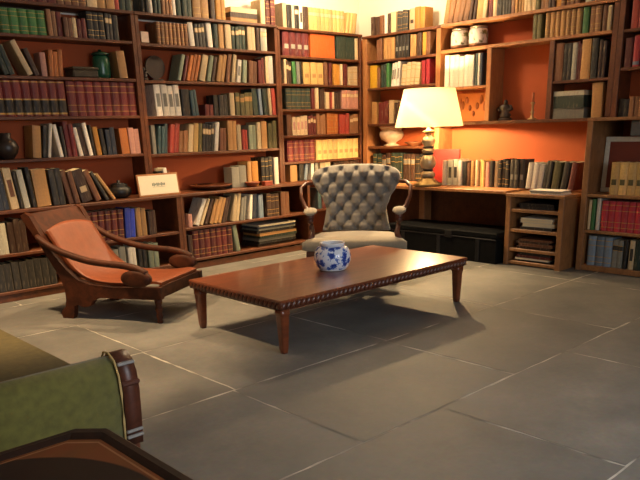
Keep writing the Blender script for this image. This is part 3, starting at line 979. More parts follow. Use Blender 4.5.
# arms sweeping down to flat scrolls
armc = [(-1.06, .70), (-.95, .63), (-.80, .57), (-.586, .515), (-.40, .495), (-.25, .485), (-.13, .462), (-.05, .425)]
for v in (-.035, CW+.005):
    b = MB(); nv = 28
    def ring(k, i):
        p = cat(armc, k/nv); wv = .030
        return [lc(p.x, v-.012, p.y-.026), lc(p.x, v+.042, p.y-.026), lc(p.x, v+.046, p.y+.012), lc(p.x, v+.03, p.y+.022), lc(p.x, v, p.y+.022), lc(p.x, v-.016, p.y+.012)]
    P = [q for k in range(nv+1) for q in ring(k, 0)]
    fs = [[k*6+i, k*6+(i+1) % 6, (k+1)*6+(i+1) % 6, (k+1)*6+i] for k in range(nv) for i in range(6)]+[list(range(6)), [nv*6+i for i in range(6)]]
    b.add(P, fs, 0, True)
    arm = fixn(b.build('arm', DARKW, t))
    b = MB()   # volute: lens-shaped disc with raised centre
    def disc(r0, y0):
        return [lc(-.148+.138*r0*math.cos(2*PI*k/28), v+y0, .378+.072*r0*math.sin(2*PI*k/28)) for k in range(28)]
    rings = [disc(.6, -.022), disc(.92, -.016), disc(1, .0), disc(1, .03), disc(.92, .046), disc(.6, .052)]
    P = [q for r in rings for q in r]
    fs = [[j*28+k, j*28+(k+1) % 28, (j+1)*28+(k+1) % 28, (j+1)*28+k] for j in range(5) for k in range(28)]+[list(range(28)), [5*28+k for k in range(28)]]
    b.add(P, fs, 0, True)
    fixn(b.build('scroll', DARKW, arm))

# ------------------------------------------------------------------ grey tufted armchair
AF = Vector((5.02, 4.87))+Vector((.742, -.67))*.07; FD = Vector((-.67, -.742)).normalized(); SD = Vector((-FD.y, FD.x))
AF = AF - FD*.05
BC = AF - FD*.65                       # the back stays put while the seat turns slightly to the left
FD = (FD - SD*.11).normalized(); SD = Vector((-FD.y, FD.x)); AF = BC + FD*.65
def ac(s, d, z): return Vector((AF.x+SD.x*s-FD.x*d, AF.y+SD.y*s-FD.y*d, z))   # s right as seen, d back from the front edge
t = thing('armchair', 'grey blue button-tufted armchair with flared back and open wooden arms', 'armchair', tuple(ac(0, .4, 0)))
SVX, BVX = Vector((SD.x, SD.y, 0)), Vector((-FD.x, -FD.y, 0))
def hw(z):
    K = [(.44, .37), (.55, .345), (.68, .325), (.80, .365), (.90, .425), (.97, .47), (1.02, .478), (1.07, .462), (1.105, .425), (1.13, .36)]
    for (a, x), (c_, y) in zip(K, K[1:]):
        if z <= c_:
            f = (z-a)/(c_-a); f = f*f*(3-2*f)*.5+f*.5
            return x+(y-x)*f
    return K[-1][1]
def back_pt(u, wv, front):
    z = .44+wv*.69; h_ = hw(z); s = (u*2-1)*h_
    edge = min(1, (1-abs(u*2-1))*5)*min(1, (1-wv)*9+.0)*min(1, wv*12)
    edge = math.sqrt(max(0, edge))
    recl = .60+(z-.44)*.30
    wings = -.09*abs((u*2-1))**2.2*max(0, min(1, (z-.6)/.3))
    if front:
        a, c_ = s/.165+(z-.48)/.2, s/.165-(z-.48)/.2
        fa, fc = abs(a-round(a)), abs(c_-round(c_)); qa, qc = a-round(a), c_-round(c_)
        r2 = (.0825*(qa+qc))**2+(.1*(qa-qc))**2
        crease = min(math.exp(-(fa/.10)**2)+math.exp(-(fc/.10)**2), 1)
        tuft = 1-.30*crease-.75*math.exp(-r2/(2*.024**2))
        d = recl+wings - (.03+.085*tuft)*edge
    else: d = recl+wings+.07*edge
    return ac(s, d, z-.025*abs(u*2-1)**3*(wv))
b = MB(); nu, nv = 72, 64
b.grid(lambda u, v: back_pt(u, v, True), nu, nv); b.grid(lambda u, v: back_pt(u, v, False), nu, nv)
n_ = (nu+1)*(nv+1)
for i in range(nu): b.f += [[i, n_+i, n_+i+1, i+1], [nv*(nu+1)+i, nv*(nu+1)+i+1, n_+nv*(nu+1)+i+1, n_+nv*(nu+1)+i]]; b.m += [0, 0]; b.sm += [True, True]
for j in range(nv): b.f += [[j*(nu+1), (j+1)*(nu+1), n_+(j+1)*(nu+1), n_+j*(nu+1)], [j*(nu+1)+nu, n_+j*(nu+1)+nu, n_+(j+1)*(nu+1)+nu, (j+1)*(nu+1)+nu]]; b.m += [0, 0]; b.sm += [True, True]
backo = fixn(b.build('tufted_back', GREYFAB, t))
btn = None
for ia in range(-10, 11):
    for ic in range(-10, 11):
        s = .165*(ia+ic)/2; z = .48+.2*(ia-ic)/2
        if not (.53 < z < 1.09) or abs(s) > hw(z)-.035: continue
        u = (s/hw(z)+1)/2; wv = (z-.44)/.69; p = back_pt(u, wv, True)
        if btn is None:
            btn = MB().sphere((0, 0, 0), .014, 10, 6).build('button', GREYFAB, backo, local=True); o = btn
        else: o = btn.copy(); COL.objects.link(o); o.parent = backo
        o.location = basis(backo).inverted() @ (p+Vector((FD.x, FD.y, 0))*.002)
# seat cushion
def pad(hwf, hwb, d0, d1, z0, z1, crown, nm, m, parent, r=.06):
    def fn(top):
        def g(u, v):
            a = u*2-1; h_ = hwf+(hwb-hwf)*v; e = min(1, (1-abs(a))*7)*min(1, v*7)*min(1, (1-v)*7); e = math.sqrt(max(0, e))
            zz = (z0+z1)/2
            sx = a*h_*(1-.0); rr = .02*(1-e)
            z = zz+(z1-zz)*(.55+.45*e)+crown*(1-a*a)*(1-(2*v-1)**2)*e if top else zz+(z0-zz)*(.6+.4*e)
            return ac(sx, d0+(d1-d0)*v, z)
        return g
    b = MB(); nu = nv = 24; n_ = (nu+1)*(nv+1)
    b.grid(fn(True), nu, nv); b.grid(fn(False), nu, nv)
    for i in range(nu): b.f += [[i, n_+i, n_+i+1, i+1], [nv*(nu+1)+i, nv*(nu+1)+i+1, n_+nv*(nu+1)+i+1, n_+nv*(nu+1)+i]]; b.m += [0, 0]; b.sm += [True, True]
    for j in range(nv): b.f += [[j*(nu+1), (j+1)*(nu+1), n_+(j+1)*(nu+1), n_+j*(nu+1)], [j*(nu+1)+nu, n_+j*(nu+1)+nu, n_+(j+1)*(nu+1)+nu, (j+1)*(nu+1)+nu]]; b.m += [0, 0]; b.sm += [True, True]
    return fixn(b.build(nm, m, parent))
pad(.53, .42, .0, .56, .30, .435, .035, 'seat_cushion', SEATFAB, t)
fixn(MB().prism([(-.49, .02), (.49, .02), (.40, .62), (-.40, .62)], ac(0, 0, .235), SVX, BVX, EZ, .075).build('seat_rail', WALNUT, t))
for s in (-.44, .44):
    c = ac(s, .07, 0)
    MB().lathe([(.018, 0), (.024, .02), (.020, .05), (.030, .10), (.038, .17), (.030, .19), (.042, .235)], c, 16).build('front_leg', WALNUT, t)
    c = ac(s*.82, .57, 0)
    MB().tube([ac(s*.88, .68, 0), ac(s*.85, .62, .12), ac(s*.82, .585, .236)], [.02, .024, .03], 10).build('rear_leg', WALNUT, t)
    g = 1 if s > 0 else -1
    arm = MB().tube([ac(g*.445, .10, .31), ac(g*.455, .085, .40), ac(g*.43, .13, .48), ac(g*.45, .20, .55), ac(g*.45, .14, .60), ac(g*.45, .09, .625)], [.032, .036, .028, .026, .03, .034], 10).build('arm_support', WALNUT, t)
    arm2 = MB().tube([ac(g*.45, .09, .640), ac(g*.455, .22, .655), ac(g*.47, .33, .665), ac(g*.53, .40, .72), ac(g*.57, .42, .82), ac(g*.575, .48, .91), ac(g*.53, .56, .95), ac(g*.465, .60, .95)], [.040, .038, .032, .024, .02, .02, .02, .02], 10).build('arm', WALNUT, t)
    MB().tube([ac(g*.45, .075, .676), ac(g*.452, .15, .694), ac(g*.456, .24, .704), ac(g*.47, .33, .702)], [.035, .07, .066, .03], 12, 0, .42).build('arm_pad', SEATFAB, arm2)

# ------------------------------------------------------------------ black trunk under the desk
t = thing('trunk', 'large black leather trunk with iron straps on floor under the desk', 'trunk', (6.99, 5.1, 0))
KX0, KX1, KY0, KY1 = 6.72, 7.26, 4.325, 5.92
MB().box((KX0, KY0, .0), (KX1, KY1, .275), 0, .01).build('body', BLACKT, t)
lid = MB(); lid.box((KX0-.008, KY0-.004, .280), (KX1+.004, KY1+.004, .345), 0, .012)
def lidtop(u, v): return (KX0+.004+(KX1-KX0-.008)*u, KY0+.004+(KY1-KY0-.008)*v, .3445+.022*(1-(2*u-1)**4)*(1-(2*v-1)**8))
lid.grid(lidtop, 8, 16); lid = lid.build('lid', BLACKT, t)
for y in (4.55, 5.1, 5.65):
    MB().box((KX0-.007, y, .01), (KX0-.001, y+.05, .27), 0, .002).build('strap', IRON, t)
MB().box((KX0-.012, 4.93, .25), (KX0-.0085, 5.03, .33), 0, .002).build('latch', IRON, lid)
MB().box((KX0-.006, KY0+.01, .262), (KX0-.0005, KY1-.01, .274), 0, .002).build('edge_band', IRON, t)
MB().tube([(6.86, KY0-.002, .18), (6.87, KY0-.012, .2), (6.99, KY0-.013, .2), (7.11, KY0-.012, .2), (7.12, KY0-.002, .18)], .006, 8).build('handle', IRON, t)

# ------------------------------------------------------------------ table lamp
LX, LY, LZ = 6.955, 5.49, DZ+.001
t = thing('table_lamp', 'lit table lamp with large cream shade and turned silvery column on desk', 'lamp', (LX, LY, LZ))
MB().lathe([(.16, 0), (.172, .008), (.172, .02), (.155, .035), (.12, .055), (.09, .085), (.075, .10)], (LX, LY, LZ), 32).build('base', BRASS, t)
MB().lathe([(.070, .101), (.085, .12), (.090, .14), (.075, .165), (.050, .18), (.050, .20), (.075, .215), (.095, .25), (.098, .29), (.080, .335), (.055, .365), (.045, .385), (.075, .40), (.08, .42), (.055, .44), (.045, .46), (.07, .49), (.085, .525), (.07, .56), (.04, .585), (.035, .61)], (LX, LY, LZ), 32).build('column', SILVER, t)
for z0, r in ((.184, .056), (.376, .058), (.452, .058)):
    MB().lathe([(r, 0), (r+.012, .006), (r+.012, .016), (r, .022)], (LX, LY, LZ+z0-.008), 28).build('collar', IRON, t)
MB().lathe([(.03, .611), (.075, .625), (.08, .64), (.03, .655), (.022, .68), (.022, .705)], (LX, LY, LZ), 24).build('socket', BRASS, t)
def shade_mat():
    m, nt, N, L, bs = nodes('lit_lamp_shade')
    tr = N.new('ShaderNodeBsdfTranslucent'); df = N.new('ShaderNodeBsdfDiffuse'); ms = N.new('ShaderNodeMixShader')
    tc = N.new('ShaderNodeTexCoord'); nz = N.new('ShaderNodeTexNoise'); nz.inputs['Scale'].default_value = 90
    L.new(tc.outputs['Object'], nz.inputs['Vector'])
    mx = N.new('ShaderNodeMix'); mx.data_type = 'RGBA'; mx.inputs['A'].default_value = (.74, .67, .54, 1); mx.inputs['B'].default_value = (.80, .73, .60, 1)
    L.new(nz.outputs['Fac'], mx.inputs['Factor'])
    L.new(mx.outputs['Result'], tr.inputs['Color']); L.new(mx.outputs['Result'], df.inputs['Color'])
    ms.inputs[0].default_value = .35
    L.new(tr.outputs[0], ms.inputs[1]); L.new(df.outputs[0], ms.inputs[2])
    L.new(ms.outputs[0], N['Material Output'].inputs['Surface'])
    return m
SH0, SH1 = 1.49-LZ, 1.915-LZ
MB().lathe([(.402, SH0), (.402, SH0+.002), (.300, SH1), (.297, SH1), (.399, SH0+.001)], (LX, LY, LZ), 48, cap=False).build('lamp_shade', shade_mat(), t)
mbulb = bpy.data.materials.new('bulb_glow'); mbulb.use_nodes = True
nt = mbulb.node_tree; em = nt.nodes.new('ShaderNodeEmission'); em.inputs[0].default_value = (1, .72, .4, 1); em.inputs[1].default_value = 6
trn = nt.nodes.new('ShaderNodeBsdfTransparent'); ad = nt.nodes.new('ShaderNodeAddShader')
nt.links.new(em.outputs[0], ad.inputs[0]); nt.links.new(trn.outputs[0], ad.inputs[1]); nt.links.new(ad.outputs[0], nt.nodes['Material Output'].inputs['Surface'])
MB().sphere((LX, LY, LZ+.745), .035, 16, 10).build('bulb', mbulb, t)
point('lamp_bulb_light', (LX, LY, LZ+.745), 190, (1, .68, .32), .03)

# ------------------------------------------------------------------ green sofa, lower left
t = thing('sofa', 'green velvet sofa with carved wooden arm post in the lower left corner', 'sofa', (.9, 3.85, 0))
SX0, SX1 = .30, 1.385
MB().box((.62, 2.835, .25), (SX1-.005, 5.0, .405), 0, .03).build('seat_cushion', GREEN_SHADED, t)
MB().box((SX0+.02, 2.75, .14), (SX1-.03, 5.02, .249), 0, .02).build('seat_base', GREEN, t)
MB().box((SX0, 2.835, .25), (.615, 5.0, .86), 0, .08).build('backrest', GREEN, t)
armprof = [(2.70, .16), (2.688, .30), (2.682, .42), (2.69, .50), (2.715, .555), (2.755, .58), (2.795, .575), (2.82, .545), (2.828, .50), (2.828, .16)]
for y0, mir in ((0, 1), (7.86, -1)):
    pr = [(y0+mir*y if mir < 0 else y, z) for y, z in armprof]
    fixn(MB().prism(pr, (SX0, 0, 0), (0, 1, 0), (0, 0, 1), (1, 0, 0), SX1-.085-SX0, 0, True).build('arm', GREEN, t))
    post = []
    for y, z in armprof: cy_ = 2.757; post.append(((y-cy_)*1.10+cy_, z*1.012+.004))
    pr = [(y0+mir*y if mir < 0 else y, z) for y, z in post]
    po = fixn(MB().prism(pr, (SX1-.082, 0, 0), (0, 1, 0), (0, 0, 1), (1, 0, 0), .078, 0, True).build('arm_post', WALNUT, t))
    cyy = y0+mir*2.757 if mir < 0 else 2.757
    MB().box((SX1-.09, cyy-.088, .452), (SX1+.004, cyy+.088, .478), 0, .008).build('carved_collar', WALNUT, po)
    for zz in (.205, .232, .545):
        MB().box((SX1-.084, cyy-.0805+(.014 if zz > .5 else 0), zz), (SX1-.003, cyy+.0805-(.014 if zz > .5 else 0), zz+.014), 0, .004).build('worn_band', mat('worn_silver_band', '8d8a86', .5, 40, .4), po)
    pip = [(y, z) for y, z in pr]
    MB().tube([(SX1-.092, y-.002*mir*(1 if k < 5 else -1), z+(.006 if 3 < k < 7 else 0)) for k, (y, z) in enumerate(pr)], .005, 8).build('piping', PIPING, po)
    MB().lathe([(.03, 0), (.045, .03), (.035, .07), (.05, .12), (.05, .158)], (SX1-.045, cyy, 0), 16).build('leg', WALNUT, t)
    MB().lathe([(.03, 0), (.04, .139)], (SX0+.06, cyy+.06*mir, 0), 12).build('leg', WALNUT, t)

# ------------------------------------------------------------------ small dark side table, bottom left
QZ = .592
t = thing('side_table', 'dark wooden side table with raised rim and clipped corners, bottom left', 'table', (.45, 1.62, 0))
X0, X1, Y0, Y1, cc = .0, .915, 1.10, 2.095, .072
octo = [(X0+cc, Y0), (X1-cc, Y0), (X1, Y0+cc), (X1, Y1-cc), (X1-cc, Y1), (X0+cc, Y1), (X0, Y1-cc), (X0, Y0+cc)]
def inset(P, k):
    cx, cy_ = (X0+X1)/2, (Y0+Y1)/2
    return [(x-k*(1 if x > cx else -1), y-k*(1 if y > cy_ else -1)) for x, y in P]
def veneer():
    m, nt, N, L, bs = nodes('veneer_painted_reflection')
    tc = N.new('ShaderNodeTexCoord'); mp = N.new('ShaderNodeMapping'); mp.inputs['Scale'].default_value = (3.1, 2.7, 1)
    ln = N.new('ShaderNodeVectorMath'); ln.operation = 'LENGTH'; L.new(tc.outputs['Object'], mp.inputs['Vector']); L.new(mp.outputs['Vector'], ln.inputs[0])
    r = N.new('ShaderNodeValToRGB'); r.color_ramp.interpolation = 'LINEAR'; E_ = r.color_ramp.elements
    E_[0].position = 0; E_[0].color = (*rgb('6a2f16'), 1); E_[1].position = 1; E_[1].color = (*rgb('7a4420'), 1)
    for p_, c_ in ((.70, '6a2f16'), (.72, '24120b'), (.98, '24120b')): e = E_.new(p_); e.color = (*rgb(c_), 1)  # dark oval ring is a reflection painted into the veneer colour
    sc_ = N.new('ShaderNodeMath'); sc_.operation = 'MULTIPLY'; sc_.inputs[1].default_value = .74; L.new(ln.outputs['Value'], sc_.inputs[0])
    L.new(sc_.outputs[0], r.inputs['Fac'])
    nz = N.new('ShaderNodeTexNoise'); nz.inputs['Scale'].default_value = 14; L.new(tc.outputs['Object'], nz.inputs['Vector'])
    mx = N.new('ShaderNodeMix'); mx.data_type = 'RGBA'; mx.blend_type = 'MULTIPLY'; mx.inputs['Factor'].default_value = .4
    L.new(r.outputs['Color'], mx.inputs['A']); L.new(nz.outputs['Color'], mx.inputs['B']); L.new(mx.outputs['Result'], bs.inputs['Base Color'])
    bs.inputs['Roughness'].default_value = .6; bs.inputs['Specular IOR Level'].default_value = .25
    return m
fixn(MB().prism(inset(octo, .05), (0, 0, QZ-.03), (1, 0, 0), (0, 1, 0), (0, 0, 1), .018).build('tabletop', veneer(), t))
b = MB(); n_ = 8
lv = [(0, QZ-.045), (0, QZ-.006), (.008, QZ), (.03, QZ), (.040, QZ-.006), (.048, QZ-.0115), (.0495, QZ-.045)]
P = [(x, y, z) for k, z in lv for x, y in inset(octo, k)]
fs = [[j*8+i, j*8+(i+1) % 8, (j+1)*8+(i+1) % 8, (j+1)*8+i] for j in range(len(lv)-1) for i in range(8)]+[[(len(lv)-1)*8+i, (len(lv)-1)*8+(i+1) % 8, (i+1) % 8, i] for i in range(8)]
b.add(P, fs); rim = fixn(b.build('raised_rim', RIMW, t))
b = MB(); P = [(x, y, QZ-.0118) for x, y in inset(octo, .062)]+[(x, y, QZ-.0118) for x, y in inset(octo, .069)]
b.add(P, [[i, (i+1) % 8, 8+(i+1) % 8, 8+i] for i in range(8)]); b.build('inlay_line', mat('light_inlay', '8a5a30', .4), t)
for x in (X0+.1, X1-.1):
    for y in (Y0+.1, Y1-.1):
        MB().lathe([(.018, 0), (.022, .02), (.03, .3), (.024, .42), (.035, .45), (.035, QZ-.0305)], (x, y, 0), 16).build('leg', DARKW, t)

# ------------------------------------------------------------------ ornaments
def card(label, x0, x1, y, z0, h, tilt, cface, cframe, lines, name='framed_card'):
    """picture card leaning back, bottom edge at y, front faces -Y"""
    t = thing(name, label, 'picture', ((x0+x1)/2, y, z0)); wd = (x1-x0)/2
    t.rotation_euler = (-tilt, 0, 0); f = .035 if h > .12 else .012
    MB().box((-wd, 0, .001), (wd, .016, h), 0, .003).build('frame', cframe, t, local=True)
    MB().box((-wd+f*.5, -.002, f*.5), (wd-f*.5, -.0003, h-f*.5)).build('card', cface, t, local=True)
    if lines:
        b = MB()
        for k in range(9):
            xa = -wd*.32+wd*.64*k/9; hh = .014*(1+.35*math.sin(k*2.3)); b.box((xa, -.0032, h*.52-hh), (xa+wd*.055, -.0021, h*.52+hh))
        b.box((-wd*.30, -.0032, h*.40), (wd*.30, -.0021, h*.412)); b.build('lettering', mat('grey_ink', '7d8478', .8), t, local=True)
    return t
card('cream card in light frame propped on the cupboard ledge', 3.80, 4.31, 6.87, LT+.001, .235, .16, mat('card_cream', 'e0d7bd', .8, 40, .05), SHELF_LT, True)
card('tiny pinkish card standing beside brown set on second shelf', 4.115, 4.215, 7.07, 2.412, .115, .03, mat('card_pink', 'cfb9a6', .8), SHELF, False)
# big frame at right: pale frame, red-brown picture, behind the pale yellow volumes
t = thing('picture_frame', 'pale framed red-brown picture standing behind the pale yellow volumes', 'picture', (7.272, 3.108, .794))
t.rotation_euler = (0, .05, 0)
MB().box((.003, -.30, .045), (.018, .30, .50), 0).build('picture', mat('red_brown_picture', '7e3a2a', .6, 8, .2), t, local=True)
b = MB(); 
for a, c_ in (((0, -.35, 0), (.03, .35, .0445)), ((0, -.35, .5005), (.03, .35, .55)), ((0, -.35, .045), (.03, -.3005, .50)), ((0, .3005, .045), (.03, .35, .50))): b.box(a, c_, 0, .004)
b.build('frame', mat('pale_frame', 'd8d2c0', .6, 30, .2), t, local=True)
tag(MB().box((7.12, 2.66, 1.345), (7.5, 3.14, 1.49), 0, .01).build('storage_box', mat('grey_card', '6d6c66', .8)), 'grey box lying on the pale framed picture at right edge', 'box')
bpy.data.objects['storage_box'].location.z = 1.352

def lath(name, label, cat_, prof, loc, m, extra=None, n=24, group=None):
    if extra is None:
        return tag(MB().lathe(prof, loc, n).build(name, m), label, cat_, group)
    t = thing(name, label, cat_, loc, 0, group); MB().lathe(prof, loc, n).build('body', m, t)
    for nm, p2, m2 in extra: MB().lathe(p2, loc, n).build(nm, m2, t)
    return t
# two white jars with leaf decoration on the wall shelf
def jar_mat():
    m, nt, N, L, bs = nodes('leaf_decorated_ceramic')
    tc = N.new('ShaderNodeTexCoord'); n1 = N.new('ShaderNodeTexNoise'); n1.inputs['Scale'].default_value = 13; n1.inputs['Detail'].default_value = 2
    L.new(tc.outputs['Object'], n1.inputs['Vector'])
    r = N.new('ShaderNodeValToRGB'); r.color_ramp.elements[0].position = .52; r.color_ramp.elements[0].color = (*rgb('cfc4bb'), 1)
    r.color_ramp.elements[1].position = .6; r.color_ramp.elements[1].color = (*rgb('6d6a3c'), 1)
    L.new(n1.outputs['Fac'], r.inputs['Fac']); L.new(r.outputs['Color'], bs.inputs['Base Color']); bs.inputs['Roughness'].default_value = .3
    return m
JM = jar_mat()
for yy, lab in ((5.50, 'left white leaf-painted jar on the wall shelf above the lamp'), (5.24, 'right white leaf-painted jar on the wall shelf above the lamp')):
    lath('ceramic_jar', lab, 'jar', [(.095, 0), (.105, .012), (.111, .06), (.111, .15), (.104, .19), (.090, .205)], (7.54, yy, 2.371), JM,
         [('lid', [(.091, .2055), (.101, .207), (.101, .222), (.055, .232), (.02, .236), (.02, .243), (.001, .247)], SILVER), ('foot_band', [(.097, .0005), (.107, .011), (.1125, .03), (.1125, .036)], mat('brown_band', '7a5236', .5))], group='white jars on the wall shelf')
lath('ornamental_vessel', 'pale ornate footed vessel on corner shelf left of lamp', 'vase', [(.10, 0), (.11, .015), (.06, .035), (.07, .05), (.14, .09), (.165, .14), (.16, .18), (.13, .205), (.15, .23), (.175, .245), (.165, .245), (.12, .21)], (7.54, 6.59, 1.251), mat('pale_stoneware', 'b59a80', .6, 25, .35, .3), [('rim', [(.166, .2455), (.178, .247), (.176, .254), (.16, .252)], mat('stone_rim', '8f7258', .6))])
lath('small_dish', 'small brown dish on corner shelf just left of lamp column', 'dish', [(.06, 0), (.065, .01), (.12, .045), (.125, .055), (.115, .05), (.05, .015)], (7.54, 6.2, 1.251), mat('brown_glaze', '7a4a2c', .4))
# niche ornaments
def figurine(label, x, y, z, h, m, slim, name='figurine'):
    t = thing(name, label, 'figurine', (x, y, z)); k = h
    MB().lathe([(.05*slim, 0), (.055*slim, .012), (.045*slim, .03)], (x, y, z), 16).build('pedestal', m, t)
    MB().lathe([(.036*slim, .0305), (.045*slim, .06), (.030*slim, .38*k), (.042*slim, .55*k), (.046*slim, .68*k), (.020*slim, .76*k), (.017*slim, .78*k)], (x, y, z), 16).build('body', m, t)
    MB().sphere((x, y, z+.86*k), .075*k+.008, 14, 10, 0, (1, .9, 1.15)).build('head', m, t)
    for s in (-1, 1): MB().tube([(x, y+s*.040*slim, z+.68*k), (x-.012, y+s*.062*slim, z+.54*k), (x-.035, y+s*.035*slim, z+.45*k)], [.013*slim, .012*slim, .010*slim], 8).build('arm', m, t)
    return t
DKB = mat('dark_bronze', '2c1b12', .5, 30, .4)
figurine('dark bronze figurine at the left of the open niche', 7.55, 4.83, 1.536, .235, DKB, 1.5)
t = lath('candlestick', 'slim pale candlestick on the right of the open niche', 'candlestick', [(.05, 0), (.052, .01), (.02, .025), (.014, .06), (.025, .08), (.013, .10), (.013, .16), (.028, .18), (.02, .19)], (7.55, 4.475, 1.536), mat('pale_brass', 'b08a5c', .4, 20, .3, 0, .4), [('candle', [(.012, .1905), (.012, .29)], mat('candle_wax', 'a8603c', .5))], 16)
# carved panel below the white books
t = thing('carved_panel', 'small carved wooden relief panel on shelf beside the lampshade', 'panel', (7.6, 5.32, 1.539)); t.rotation_euler = (0, .06, 0)
MB().box((0, -.25, 0), (.02, .25, .33), 0, .004).build('board', mat('carved_orange_wood', 'b56a2c', .5, 8, .3), t, local=True)
b = MB()
for k in range(7):
    a = k*.9; b.sphere((-.004, -.16+.053*k, .17+.08*math.sin(a*1.7)), .03, 10, 6, 0, (.4, .8, 1.5+.4*math.cos(a)))
for s in (-.19, .19): b.sphere((-.004, s, .16), .02, 10, 6, 0, (.4, 1, 6))
b.build('relief', mat('carved_relief_wood', '8f4e20', .5, 8, .3), t, local=True)
# left bookcase ornaments
lath('green_jar', 'dark green glazed jar on third shelf of left bookcase', 'jar', [(.07, 0), (.085, .01), (.090, .05), (.093, .15), (.088, .205), (.07, .225)], (3.70, 7.20, 2.056), mat('green_glaze', '1f5138', .25, 15, .35), [('lid', [(.071, .2255), (.092, .228), (.09, .243), (.04, .26), (.018, .262), (.018, .278), (.001, .284)], mat('dark_green_lid', '173a2a', .3))])
t = thing('stone_box', 'low dark stone box beside green jar on left bookcase', 'box', (3.47, 7.19, 2.056))
MB().box((3.335, 7.09, 2.0565), (3.605, 7.29, 2.13), 0, .012).build('body', mat('dark_stone', '423a2c', .8, 25, .4, .2), t); MB().box((3.328, 7.083, 2.1305), (3.612, 7.297, 2.158), 0, .01).build('lid', mat('dark_stone_lid', '4a4232', .8, 25, .4, .2), t)
lath('dark_vase', 'round dark vase at left end of fifth shelf, left bookcase', 'vase', [(.05, 0), (.06, .01), (.10, .06), (.115, .11), (.09, .17), (.05, .20), (.06, .24), (.05, .245)], (2.60, 7.17, 1.301), mat('dark_glaze', '2d211b', .4, 20, .4))
lath('iron_pot', 'small black pot on the ledge left of the framed card', 'pot', [(.07, 0), (.11, .02), (.13, .06), (.12, .105), (.085, .125), (.095, .14), (.085, .142)], (3.66, 7.04, LT+.001), mat('black_iron', '141312', .5, 25, .3), [('knob', [(.084, .1425), (.05, .155), (.015, .16), (.02, .18), (.001, .185)], IRON)])
# middle bookcase ornaments
t = thing('disc_ornament', 'dark round disc on stand at left of third shelf, middle bookcase', 'ornament', (4.33, 7.2, 2.046))
MB().box((4.26, 7.15, 2.0465), (4.40, 7.25, 2.07), 0, .006).build('stand', DKB, t)
b = MB(); b.prism([(.12*math.cos(2*PI*k/28), .12*math.sin(2*PI*k/28)) for k in range(28)], (4.33, 7.19, 2.19), (1, 0, 0), (0, 0, 1), (0, 1, 0), .025); fixn(b.build('disc', DKB, t))
figurine('tiny dark figurine at left end of third shelf, middle bookcase', 4.17, 7.17, 2.046, .13, DKB, .8)
lath('wooden_dish', 'wide shallow wooden dish on the ledge below middle bookcase', 'dish', [(.10, 0), (.115, .008), (.22, .035), (.25, .055), (.243, .057), (.2, .042), (.10, .018)], (4.85, 7.05, LT+.001), mat('dish_wood', '6a3a22', .4, 10, .3), None, 32)
lath('small_bowl', 'small brown bowl between wooden dish and grey book on ledge', 'bowl', [(.04, 0), (.05, .01), (.09, .05), (.095, .06), (.085, .055), (.04, .015)], (5.33, 6.87, LT+.001), mat('brown_glaze2', '8a4a30', .35))
t = thing('trinket_box', 'small reddish box in front of black books on ledge', 'box', (5.55, 6.86, LT+.001))
MB().box((5.49, 6.83, LT+.0012), (5.61, 6.90, LT+.04), 0, .004).build('body', mat('reddish_box', '8a3a28', .5), t); MB().box((5.487, 6.827, LT+.0405), (5.613, 6.903, LT+.055), 0, .004).build('lid', mat('reddish_lid', '9a4a30', .5), t)

# things lying flat: magazines, papers, boxes
def stack(items, x0, x1, y0, y1, z, m_of, name, lab, cat_, group, jit=.02):
    """flat things one on the other; each its own object"""
    n = len(items)
    for i, (th, colr) in enumerate(items):
        dx, dy = rng.uniform(-jit, jit), rng.uniform(-jit, jit)
        place = 'lowest of' if i == 0 else 'topmost of' if i == n-1 else ordn(i+1)+' from bottom of'
        t = thing(name, f'{COLS[colr][0]} {cat_} lying flat, {place} {lab}', cat_, ((x0+x1)/2+dx, (y0+y1)/2+dy, z), rng.uniform(-.04, .04), group)
        hx, hy = (x1-x0)/2, (y1-y0)/2
        if th > .008:
            c_ = min(.003, th*.15)
            MB().box((-hx, -hy, 0), (hx, hy, c_)).build('cover', cmat(colr), t, local=True); MB().box((-hx, -hy, th-c_), (hx, hy, th)).build('cover', cmat(colr), t, local=True)
            MB().box((-hx+.004, -hy+.004, c_+.0002), (hx-.004, hy-.004, th-c_-.0002)).build('page_block', PAPER if colr in ('white', 'cream') else cmat(colr), t, local=True)
        else: MB().box((-hx, -hy, 0), (hx, hy, th)).build('sheets', WHITE if colr == 'white' else cmat(colr), t, local=True)
        z += th+.0006
    return z
stack([(.035, 'dkbrown'), (.03, 'black'), (.035, 'grey'), (.03, 'dkgreen'), (.028, 'tan'), (.035, 'black'), (.022, 'pgrey'), (.025, 'dkblue'), (.02, 'white')], 5.36, 5.98, 6.86, 7.2, .122, None, 'magazine', 'the magazine pile left of armchair', 'magazine', 'magazines in the low cupboard', .018)
stack([(.05, 'tan'), (.05, 'dkbrown'), (.055, 'cream')], 5.33, 5.72, 7.10, 7.30, 2.707, None, 'flat_book', 'small pile on top of middle bookcase', 'book', 'flat books on top of middle bookcase', .006)
stack([(.105, 'grey'), (.125, 'dkgreen'), (.05, 'pgrey')], 7.44, 7.68, 3.80, 4.165, 1.536, None, 'file_box', 'the three big flat boxes', 'box', 'large flat boxes on the wall shelf', .003)
rt('wall shelf right of large flat boxes', '590 601 tan 1 .33 -2', 1.536, lp(548, 122, 600, 121), 3.74, 3.562)
stack([(.03, 'dkgrey'), (.03, 'black')], 6.86, 7.30, 3.74, 4.15, .616, None, 'paper_folder', 'top cabinet compartment', 'folder', 'folders in the paper cabinet', .012)
stack([(.03, 'dkgrey'), (.04, 'white'), (.03, 'white'), (.02, 'white')], 6.84, 7.22, 3.74, 4.12, .401, None, 'paper_folder', 'second cabinet compartment', 'folder', 'folders in the paper cabinet', .02)
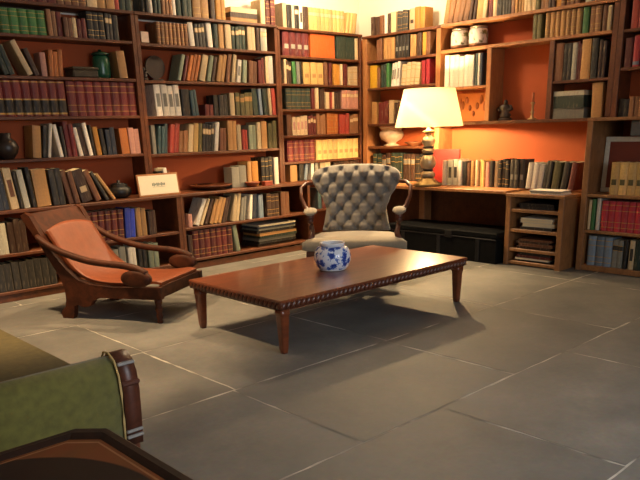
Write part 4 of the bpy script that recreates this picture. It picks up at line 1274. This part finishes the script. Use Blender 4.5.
stack([(.03, 'dkbrown'), (.03, 'brown'), (.025, 'dkbrown'), (.02, 'brown')], 6.84, 7.25, 3.74, 4.14, .191, None, 'paper_folder', 'third cabinet compartment', 'folder', 'folders in the paper cabinet', .02)
stack([(.02, 'black'), (.02, 'white'), (.03, 'dkred'), (.02, 'dkgrey')], 6.84, 7.25, 3.74, 4.14, .051, None, 'paper_folder', 'bottom cabinet compartment', 'folder', 'folders in the paper cabinet', .02)
stack([(.006, 'white'), (.012, 'white'), (.014, 'pgrey'), (.006, 'white')], 6.84, 7.04, 3.66, 4.03, .781, None, 'paper_stack', 'loose papers on paper cabinet', 'paper', 'loose papers on the paper cabinet', .015)
# red portfolio standing behind the lamp and white books
t = thing('portfolio', 'large red folder standing on the desk behind the lamp', 'folder', (7.365, 5.56, DZ+.003)); t.rotation_euler = (0, .04, 0)
MB().box((0, -.22, 0), (.018, .235, .415), 0, .004).build('cover', mat('deep_red_board', '8a1a12', .6), t, local=True); MB().box((.0185, -.215, .004), (.035, .23, .41), 0, .002).build('page_block', PAPER, t, local=True)
figurine('dark carved figurine at left edge of fifth shelf', 2.42, 7.16, 1.301, .2, DKB, 1.1)

# ------------------------------------------------------------------ place the books
def proj(p):
    d = Vector(p)-EYE; z = d.dot(FW_); return PX+F_PX*d.dot(R_)/z, PY-F_PX*d.dot(U_)/z
def shown(r):
    t, d, h = r['a'][:3]; M = Matrix.LocRotScale(Vector(r['loc']), r['eul'], None)
    P = [proj(M @ Vector(q)) for q in ((0, 0, 0), (t, 0, 0), (t, 0, h), (0, 0, h))]
    cl = [(min(640, max(0, x)), min(480, max(0, y))) for x, y in P]
    return abs(sum(cl[i][0]*cl[(i+1) % 4][1]-cl[(i+1) % 4][0]*cl[i][1] for i in range(4)))/2
ranked = sorted([r for r in BOOKS if r['nm'] == 'book'], key=shown, reverse=True)
rest = set(id(r) for r in ranked[300:])
heap = MB(); slots = []
def slot(m):
    if m not in slots: slots.append(m)
    return slots.index(m)
for r in BOOKS:
    t, d, h, col, st, acc, pg = r['a']
    mb = book_mesh(t, d, h, col, st, acc, pg, r['nm'] in ('bound_volume', 'encyclopedia_volume')); ms = [cmat(col), GOLD, cmat(acc)]; bt = min(.003, t*.2)
    pages = MB().box((bt+.0004, .011 if r['nm'] == 'book' else .0225, .003), (max(t-bt-.0004, bt+.002), d-.004, h-.004)) if pg else None
    if id(r) in rest:
        if shown(r) < 1: continue
        M = Matrix.LocRotScale(Vector(r['loc']), r['eul'], None)
        for q, mm in ((mb, ms), (pages, [PAPER])):
            if q is None: continue
            n = len(heap.v); heap.v += [M @ v for v in q.v]; heap.f += [[i+n for i in f] for f in q.f]; heap.m += [slot(mm[k]) for k in q.m]; heap.sm += q.sm
        continue
    o = mb.build(r['nm'], ms, local=True); o.location = r['loc']; o.rotation_euler = r['eul']
    tag(o, r['lab'], r['cat'], r['group'])
    if pages: pages.build('page_block', PAPER, o, local=True)
if heap.v:
    o = heap.build('books', slots); tag(o, 'remaining slim and small books filling gaps along all the shelves', 'books'); o['kind'] = 'stuff'
